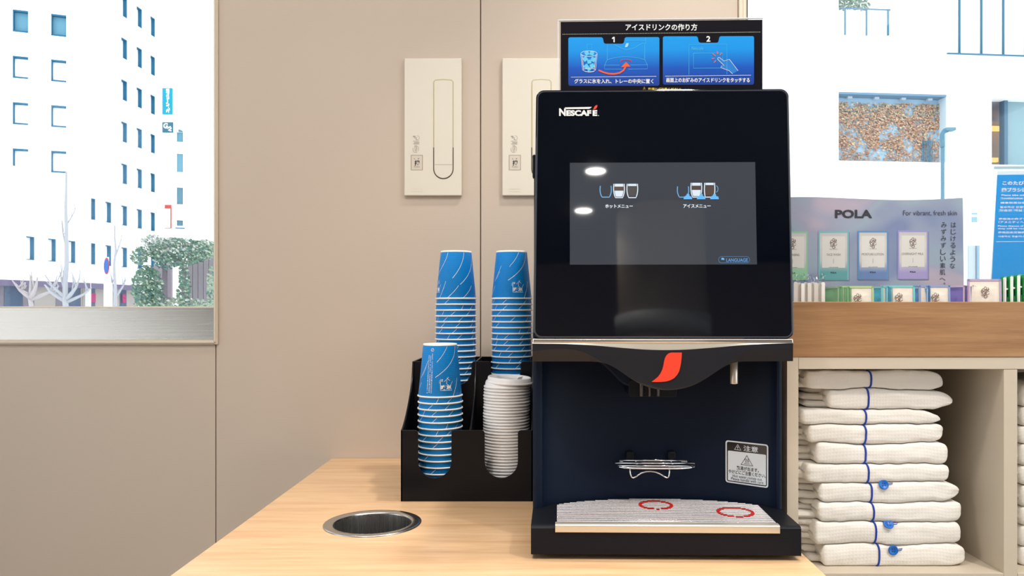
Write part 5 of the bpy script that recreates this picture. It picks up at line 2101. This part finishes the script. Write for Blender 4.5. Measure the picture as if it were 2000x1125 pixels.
# shop front strip on the ground floor
M_sf = ext('mauve_shop_fascia', (132, 122, 158)); M_sd = ext('dark_shop_glass', (96, 118, 150)); M_sb = ext('beige_shop_panel', (205, 196, 192)); M_sp = ext('greymauve_shopfront', (150, 142, 158))
M_mg = ext('magenta_banner', (214, 60, 140))
for fc, spans in ((FA, [(-60, 0, M_sd), (0, 24, M_sp), (24, 60, M_sd), (60, 82, M_sp), (82, 124, M_sb), (124, 143, M_sp), (143, 172, M_sd), (172, 176, M_sb)]),
                  (FB, [(178, 189, M_sb), (189, 202, M_sd), (202, 238, M_sb), (238, 249, M_sb), (249, 262, M_sd), (262, 285, M_sb)])):
    for a, b, m_ in spans:
        q_ = MB(); fc.block(q_, fc.t(a), fc.t(b) - .03, -.6, -.7, GZ, SHOPZ)
        setloc(q_.build('shop_panel', m_, ob), ob)
    q_ = MB(); fc.block(q_, fc.t(-60) if fc is FA else fc.t(178), fc.t(175.5) if fc is FA else fc.t(283), .05, -.25, SHOPZ - .22, SHOPZ + .16)
    setloc(q_.build('shop_fascia', M_sf, ob), ob)
for a, b in ((190, 199), (251, 257)):
    q_ = MB(); FB.block(q_, FB.t(a), FB.t(b), -.45, -.5, CZ + .35, CZ + 1.0)
    setloc(q_.build('shop_banner', M_mg, ob), ob)

# second white building further along the street
b2 = empty('far_building', (at(365, 0, 82).x, 82, GZ))
tag(b2, 'further white building with an arched window, right of the office tower', 'building')
F3 = Facade(309, 80, 445, 82)
h3 = [(F3.t(345), F3.t(357.5), F3.z(350, b), F3.z(350, a)) for a, b in ((258, 277), (300, 336), (366, 399), (430, 441))]
setloc(F3.wall('building_wall', 0, F3.L, GZ, 36, h3, E_white, b2), b2)
for i, h in enumerate(h3):
    q_ = MB(); F3.block(q_, h[0], h[1], -.25, -.33, h[2], h[3])
    setloc(q_.build('window', E_mblue if i > 1 else E_lblue, b2), b2)
q_ = MB()
pts = [(F3.t(348.5), F3.z(350, 258)), (F3.t(357.5), F3.z(350, 258))] + [(F3.t(348.5 + 9 * math.cos(math.radians(a))), F3.z(350, 258 - 5 * math.sin(math.radians(a)))) for a in (25, 50, 70, 90)]
q_.prism(pts, lambda a, b, d: F3.P(a, d, b), .02, .05)
setloc(q_.build('window_arch', E_mblue, b2), b2)
q_ = MB(); F3.block(q_, F3.t(343), F3.t(361), .3, 0, F3.z(350, 446.5), F3.z(350, 445))
setloc(q_.build('window_ledge', E_dblue, b2), b2)


def upright_sign(name, label, px0, px1, y0, y1, Y, m, parts):
    c = at((px0 + px1) / 2, y1, Y)
    r = empty(name, c)
    tag(r, label, 'sign')
    w_ = (px1 - px0) / F * Y; h_ = (y1 - y0) / F * Y
    pn = box('sign_panel', m, -w_ / 2, w_ / 2, 0, .15, 0, h_, r)
    for nm, items, mm in parts:
        q_ = MB()
        for vs, fs in items:
            q_.add([((x / 100 - .5) * w_, -.01, (1 - y / 100) * h_) for x, y in vs], fs)
        o = q_.build(nm, mm, r)
        if o.data.polygons[0].normal.y > 0: o.data.flip_normals()
    box('sign_bracket', E_white, -w_ / 2 - .40, -w_ / 2, .04, .10, h_ * .45, h_ * .5, r)
    return r


M_cy = ext('cyan_sign', (60, 205, 240)); M_gs = ext('slate_sign', (90, 150, 175)); M_rs = ext('red_sign', (240, 90, 85)); M_sw = mat('sign_white', (250, 250, 250), .6)
blobs = [ribbon([(38, 8), (70, 6), (72, 14), (40, 18), (70, 22)], 9), ribbon([(42, 30), (66, 28), (70, 38), (45, 42)], 9), ribbon([(55, 46), (55, 60), (40, 60)], 10), ribbon([(42, 66), (70, 64), (60, 78), (78, 82)], 10), ribbon([(40, 90), (62, 80), (66, 94)], 9)]
upright_sign('street_sign', 'tall cyan projecting sign with white characters, beside the office tower', 317, 336, 172, 223, 64.0, M_cy, [('sign_lettering', blobs, M_sw)])
upright_sign('street_sign', 'small square slate blue sign with a white letter G below the cyan sign', 317, 337, 238.5, 258.5, 64.0, M_gs, [('sign_lettering', [text_in_box('G', 10, 55, 10, 62, .04), ribbon([(48, 60), (80, 45), (88, 60), (62, 80), (90, 85)], 14)], M_sw)])
upright_sign('street_sign', 'narrow red and white vertical sign above the ivy hedge', 321.5, 333.5, 400, 446, 60, M_rs, [('sign_field', [([(8, 16), (92, 16), (92, 98), (8, 98)], [(0, 1, 2, 3)])], M_sw), ('sign_lettering', [ribbon([(16, y), (26, y)], 2) for y in (28, 40, 52, 64, 76, 88)], M_rs)])

# round no-parking sign on its pole
c = at(208.5, 519.5, 22)
rs_ = empty('parking_sign', (c.x, 22, GZ), -.78)
tag(rs_, 'round blue traffic sign with red rim on a white pole, seen nearly edge-on', 'traffic sign')
R_ = .235
zc = c.z - GZ
def disc(name, r, y, m):
    q_ = MB(); q_.prism([(r * math.cos(2 * PI * k / 32), zc + r * math.sin(2 * PI * k / 32)) for k in range(32)], lambda a, b, d: (a, d, b), y, y + .01)
    return q_.build(name, m, rs_)
disc('rim_disc', R_, -.01, ext('sign_red_rim', (235, 70, 90))); disc('blue_disc', R_ * .84, -.014, ext('sign_blue', (40, 120, 225)))
MB().tube([(0, .03, 0), (0, .03, zc + .25)], .03, 10).build('pole', E_white, rs_)
box('pole_wrap', E_white, -.10, .10, -.05, .12, 0, (at(0, 553, 22).z - GZ), rs_, bevel=.01)

# bare street trees
M_bark = ext('pale_bark', (222, 214, 218)); M_bark2 = ext('blue_grey_bark', (214, 217, 228))


def bare_tree(px, Y, ytop, r0, label, crown, m, seed):
    base = at(px, 600, Y)
    r = empty('bare_tree', (base.x, Y, GZ))
    tag(r, label, 'tree')
    rn = random.Random(seed)
    H_ = at(px, ytop, Y).z - GZ
    q_ = MB()
    n_ = 10
    pts = [(rn.uniform(-.03, .03) if 0 < k else 0, 0, H_ * k / n_) for k in range(n_ + 1)]
    q_.tube(pts, [r0 * (1 - .75 * k / n_) for k in range(n_ + 1)], 8)
    q_.build('trunk', m, r)
    for (z0f, dx, dz, rr) in crown:
        z0 = at(0, z0f, Y).z - GZ
        s_ = F / Y
        tip = (dx / s_, rn.uniform(-.3, .3), dz / s_)
        mb_ = MB()
        cur = [(0, 0, z0), (tip[0] * .35, tip[1] * .3, z0 + tip[2] * .25), (tip[0] * .7, tip[1] * .6, z0 + tip[2] * .55), (tip[0], tip[1], z0 + tip[2])]
        mb_.tube(cur, [rr, rr * .8, rr * .55, rr * .25], 6)
        for _ in range(3):
            f_ = rn.uniform(.4, .9)
            p0 = Vector((tip[0] * f_, tip[1] * f_, z0 + tip[2] * f_ * .85))
            p1 = p0 + Vector((rn.uniform(-.5, .5) * abs(tip[0] or .3), 0, rn.uniform(.15, .5)))
            mb_.tube([p0, (p0 + p1) / 2 + Vector((.03, 0, -.02)), p1], [rr * .4, rr * .3, rr * .12], 5)
        mb_.build('branch', m, r)
    return r


bare_tree(60, 24, 572, .17, 'pollarded pale street tree nearest the left picture edge', [(580, -38, 26, .09), (582, -24, 34, .08), (582, 20, 40, .09), (584, 44, 26, .08), (578, 4, 38, .07)], M_bark, 1)
bare_tree(129, 23, 335, .10, 'tall thin bare street tree with spreading low branches', [(588, -44, 32, .08), (582, -30, 45, .06), (585, 30, 40, .07), (590, 44, 28, .06), (570, -12, 40, .05), (480, -14, 50, .03), (440, 10, 40, .025)], M_bark2, 2)
bare_tree(225, 26, 440, .08, 'slim bare street tree beside the round traffic sign', [(580, 12, 35, .05), (575, -12, 40, .04), (500, 9, 40, .03)], M_bark2, 3)

# ivy arch hedge in front of a mauve wall
LY = 15.0
c = at(338, 600, LY)
iv = empty('ivy_hedge', (c.x, LY, GZ))
tag(iv, 'green ivy hedge growing over an arch, at the right of the left window', 'hedge')
leafm = [ext('leaf_green', (112, 158, 134)), ext('leaf_pale', (192, 214, 186)), ext('leaf_teal', (96, 146, 140)), ext('leaf_white', (222, 230, 226))]
rn = random.Random(12)
verts, faces, mids = [], [], []


def leaf_at(p, sz_, mi, vs=verts, fs=faces, ms=mids):
    n_ = Vector((rn.gauss(0, .6), -1, rn.gauss(0, .7))).normalized()
    a = n_.cross(Vector((rn.random(), rn.random(), 1))).normalized() * sz_
    b = n_.cross(a).normalized() * sz_ * .6
    o = len(vs)
    vs.extend([p - a, p - b + n_ * sz_ * .15, p + a, p + b + n_ * sz_ * .15])
    fs.append((o, o + 1, o + 2, o + 3)); ms.append(mi)


BL = [(350, 492, 62, 26, 1500, 0), (330, 478, 40, 14, 400, 3), (272, 500, 17, 17, 200, 0), (288, 560, 30, 42, 1300, 0), (295, 585, 30, 18, 500, 2), (358, 560, 13, 44, 550, 0), (398, 488, 24, 20, 400, 1), (340, 592, 75, 10, 600, 1), (412, 560, 8, 40, 220, 1), (325, 510, 24, 16, 300, 2), (300, 480, 28, 22, 300, 3)]
for cx, cy, rx, ry, n_, mi in BL:
    for _ in range(n_):
        a = rn.uniform(0, 2 * PI); rr = math.sqrt(rn.random())
        px, py = cx + rx * rr * math.cos(a) * rn.uniform(.9, 1.1), cy + ry * rr * math.sin(a)
        if 334 < px < 350 and 522 < py < 566: continue
        p = at(px, py, LY + rn.uniform(-.35, .35)) - Vector((c.x, LY, GZ))
        m_ = mi if rn.random() < .6 else rn.randrange(4)
        leaf_at(p, rn.uniform(.018, .042), m_)
me = bpy.data.meshes.new('foliage'); me.from_pydata(verts, [], faces)
for m_ in leafm: me.materials.append(m_)
me.polygons.foreach_set('material_index', mids)
fo = bpy.data.objects.new('foliage', me); COL.objects.link(fo); fo.parent = iv; fo['kind'] = 'stuff'
def lp(px, py, Y=LY): return at(px, py, Y) - Vector((c.x, LY, GZ))
for nm, px, y0, y1, r_ in (('arch_post', 322, 745, 520, .05), ('arch_post', 360, 745, 515, .05)):
    MB().tube([lp(px, y0), lp(px, y1)], r_, 8).build(nm, ext('mauve_wood', (168, 152, 170)), iv)
MB().tube([lp(322, 522), lp(335, 508), lp(350, 508), lp(361, 517)], .04, 8).build('arch_beam', ext('mauve_wood', (168, 152, 170)), iv)
gw = empty('garden_wall', (at(400, 0, LY + .9).x, LY + .9, GZ))
tag(gw, 'greyish mauve timber garden wall partly covered by the ivy hedge', 'wall')
x0_, x1_ = at(366, 0, LY + .9).x - gw.location.x, at(440, 0, LY + .9).x - gw.location.x
ztop_ = at(0, 492, LY + .9).z - GZ
nb_ = 7
for k in range(nb_):
    box('wall_board', ext('mauve_board', (186, 176, 188)), x0_ + (x1_ - x0_) * k / nb_, x0_ + (x1_ - x0_) * (k + 1) / nb_ - .012, 0, .08, 0, ztop_ - .0, gw)
box('wall_coping', ext('pale_cap', (190, 222, 235)), x0_ - .02, x1_, -.06, .14, ztop_, ztop_ + .08, gw)
box('wall_board', ext('mauve_board2', (190, 172, 190)), at(300, 0, LY + .9).x - gw.location.x, at(334, 0, LY + .9).x - gw.location.x, .0, .08, 0, at(0, 515, LY + .9).z - GZ, gw)

# ---- white building through the right window
FR = Facade(1440, 19.8, 2330, 21.0)
rb_ = empty('white_building', (at(1840, 0, 20.2).x, 20.2, GZ))
tag(rb_, 'white building with deep wall openings and an ivy clad recess seen through the right window', 'building')
def hz(px, y): return FR.z(px, y)
O = [(FR.t(1638), FR.t(1849), hz(1740, 315.5), hz(1740, 182)), (FR.t(1638), FR.t(1740), hz(1690, 70), hz(1690, -120)),
     (FR.t(1849), FR.t(2200), hz(1930, 108.5), hz(1930, -150)), (FR.t(1937), FR.t(2150), hz(1970, 322), hz(1970, 190))]
setloc(FR.wall('facade_wall', 0, FR.L, GZ, 12.5, O, E_white, rb_, th=.45), rb_)
E_iv = ext('blue_grey_render', (152, 182, 204), k=1.0); E_sof = ext('shaded_soffit', (110, 142, 168), k=1.1)
def blk(nm, t0, t1, o0, o1, z0, z1, m_, par=None):
    q_ = MB(); FR.block(q_, t0, t1, o0, o1, z0, z1)
    return setloc(q_.build(nm, m_, par or rb_), rb_)
blk('ivy_wall', O[0][0], O[0][1], -.36, -.44, O[0][2], O[0][3], E_iv)  # grey-blue wall behind the ivy leaves
blk('soffit', O[0][0], O[0][1], -.01, -.36, O[0][3] - .05, O[0][3] - .001, E_sof)  # thin added block, shade under the white opening put into its colour
for k in range(4):
    t_ = O[0][0] + (O[0][1] - O[0][0]) * (.12 + .25 * k)
    blk('soffit_lamp', t_, t_ + .12, -.2, -.3, O[0][3] - .10, O[0][3] - .05, ext('lamp_grey', (190, 205, 220), k=1.2))
verts2, faces2, mids2 = [], [], []
iml = [ext('leaf_tan', (206, 174, 152), k=1.25), ext('leaf_rust', (188, 148, 128), k=1.25), ext('leaf_straw', (218, 196, 164), k=1.25), ext('leaf_olive', (160, 160, 140), k=1.25)]
for _ in range(7500):
    t_ = rn.uniform(O[0][0] - .1, O[0][1] + .1); v_ = rn.random()
    if v_ < .25 and rn.random() < .55: continue
    z_ = O[0][2] + (O[0][3] - O[0][2]) * v_ * .90
    g_ = noise.noise(Vector((t_ * 2.2, z_ * 2.2, 3)))
    if g_ < -.12 and rn.random() < .75: continue
    p = Vector(FR.P(t_, -.34 + rn.uniform(0, .05), z_)) - Vector(rb_.location)
    leaf_at(p, rn.uniform(.022, .048), rn.choice([0, 0, 1, 2, 3] if v_ > .8 else [0, 0, 1, 1, 2]), verts2, faces2, mids2)
me = bpy.data.meshes.new('ivy_leaves'); me.from_pydata(verts2, [], faces2)
for m_ in iml: me.materials.append(m_)
me.polygons.foreach_set('material_index', mids2)
fo = bpy.data.objects.new('ivy_leaves', me); COL.objects.link(fo); fo.parent = rb_; fo['kind'] = 'stuff'
# grated panel in the right of the recess
blk('recess_reveal', O[0][1] - .01, O[0][1], -.01, -.36, O[0][2], O[0][3] - .05, ext('pale_reveal', (214, 232, 244), k=1.2))
M_gb = ext('blue_steel', (96, 160, 195))
for k in range(7):
    t_ = FR.t(1812) + .045 * k
    blk('grille_bar', t_, t_ + .012, -.24, -.26, O[0][2], O[0][2] + .62, M_gb)
# upper balcony
blk('back_wall', O[1][0] - .5, O[1][1] + .2, -1.3, -1.4, O[1][2] - .5, O[1][3] + .2, E_white)
for px in (1652, 1694, 1736):
    t_ = FR.t(px); blk('balcony_post', t_ - .018, t_ + .018, -.02, -.06, hz(px, 68), hz(px, 17), M_gb)
blk('balcony_rail', O[1][0], FR.t(1740), -.02, -.06, hz(1690, 17.5), hz(1690, 15.5), M_gb)
blk('balcony_rail', O[1][0], FR.t(1740), -.02, -.05, hz(1690, 70), hz(1690, 69), ext('pale_line', (190, 220, 235)))
verts3, faces3, mids3 = [], [], []
for _ in range(700):
    px, py = rn.uniform(1638, 1702), rn.uniform(-30, 14)
    p = Vector(FR.P(FR.t(px), -.15 + rn.uniform(-.1, .1), hz(px, py))) - Vector(rb_.location)
    leaf_at(p, rn.uniform(.03, .055), rn.choice([0, 2, 3, 1]), verts3, faces3, mids3)
me = bpy.data.meshes.new('balcony_plant'); me.from_pydata(verts3, [], faces3)
for m_ in (ext('leaf_sage', (140, 178, 160), k=1.3), leafm[3], leafm[2], ext('leaf_deep', (96, 138, 122), k=1.3)): me.materials.append(m_)
me.polygons.foreach_set('material_index', mids3)
fo = bpy.data.objects.new('balcony_plant', me); COL.objects.link(fo); fo.parent = rb_; fo['kind'] = 'stuff'
# large window with thin mullions
blk('large_window', O[2][0] - .2, O[2][1] + .2, -.40, -.44, O[2][2] - .2, O[2][3] + .2, E_wglass)
for px in (1891, 1934.5, 1978, 2022, 2066):
    t_ = FR.t(px); blk('mullion', t_ - .014, t_ + .014, -.33, -.39, O[2][2], O[2][3], M_gb)
q_ = MB(); q_.add([FR.P(FR.t(1849), .01, hz(1849, 105.5)), FR.P(FR.t(2200), .01, hz(2200, 118)), FR.P(FR.t(2200), .01, hz(2200, 115.5)), FR.P(FR.t(1849), .01, hz(1849, 104))], [(0, 1, 2, 3)])
blk('window_ledge', FR.t(1849), FR.t(2200), .05, -.3, O[2][2], O[2][2] + .028, M_gb)
# glazed shop interior with warm strip lamps
T0, T1, Z0, Z1 = O[3]
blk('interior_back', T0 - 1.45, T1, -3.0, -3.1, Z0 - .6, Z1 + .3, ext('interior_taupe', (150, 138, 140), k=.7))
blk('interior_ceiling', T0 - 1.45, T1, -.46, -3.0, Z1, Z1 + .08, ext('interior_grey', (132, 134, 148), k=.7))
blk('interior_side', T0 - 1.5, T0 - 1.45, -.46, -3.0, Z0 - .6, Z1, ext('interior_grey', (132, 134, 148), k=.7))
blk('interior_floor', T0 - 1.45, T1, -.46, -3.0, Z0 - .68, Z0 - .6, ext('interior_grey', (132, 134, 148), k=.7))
M_warm = glow('warm_lamp', (255, 190, 110), 1.6)
FD = Facade(1440, 21.8, 2330, 23.0)
for a_px, b_px, ya_, yb_ in ((1900, 1976, 246, 255), (1900, 1950, 308, 316)):
    q_ = MB(); FD.block(q_, FD.t(a_px), FD.t(b_px), 0, -.1, FD.z(1950, yb_), FD.z(1950, ya_))
    setloc(q_.build('strip_lamp', M_warm, rb_), rb_)
q_ = MB(); FD.block(q_, FD.t(1900), FD.t(1965), -.3, -.4, FD.z(1950, 330), FD.z(1950, 232))
setloc(q_.build('interior_panel', ext('interior_panel_tan', (176, 160, 148), k=.8), rb_), rb_)
blk('blue_column', FR.t(1977), FR.t(1984), -.3, -.5, Z0, Z1, ext('column_blue', (110, 150, 180)))
blk('glazing', FR.t(1984), T1, -.42, -.46, Z0, Z1, ext('pale_glazing', (176, 214, 228)))
# small window low on the facade
q = blk('small_window', FR.t(1897.5), FR.t(1907.5), .03, 0, hz(1902, 434), hz(1902, 424), ext('small_pane', (176, 220, 238)))
q = blk('small_window', FR.t(1897.5), FR.t(1907.5), .03, 0, hz(1902, 419), hz(1902, 416), ext('small_pane', (176, 220, 238)))
blk('downpipe', FR.t(1904), FR.t(1908.5), .1, 0, GZ, hz(1906, 480), ext('pipe_blue', (176, 212, 236)))
blk('pale_panel', FR.t(1890), FR.t(1903), .05, 0, GZ, hz(1896, 480), ext('panel_blue', (226, 240, 250)))
# street lamp
c = at(1841, 600, 12.5)
sl_ = empty('street_lamp', (c.x, 12.5, GZ))
tag(sl_, 'blue grey street lamp with a flat bent head in front of the white building', 'street lamp')
M_lp = ext('lamp_post_blue', (120, 172, 200))
zt_l = at(0, 275, 12.5).z - GZ
MB().tube([(0, 0, 0), (0, 0, zt_l)], .028, 12).build('pole', M_lp, sl_)
MB().tube([(-.005, 0, zt_l - .1), (-.01, 0, zt_l + .1), (.02, 0, zt_l + .15), (.08, 0, zt_l + .17)], .036, 12).build('bent_neck', M_lp, sl_)
box('lamp_head', ext('lamp_head_blue', (140, 190, 212)), .03, .185, -.07, .07, zt_l + .155, zt_l + .205, sl_, bevel=.012)

# ================================================================== BEHIND THE CAMERA (pillar added as stand-in for a curved wall reflected in the door)
pl_ = empty('reflection_pillar', (.66, -3.1, 0))
tag(pl_, 'round greige stand-in pillar with a pale band, added for the machine door reflection', 'pillar')
MB().lathe([(.30, 0), (.30, CEIL - .01)], 48).build('shaft', M_wall, pl_)
MB().lathe([(.301, 1.75), (.32, 1.75), (.32, 1.88), (.301, 1.88)], 48).build('band', mat('pale_band', (240, 240, 240), .5), pl_)
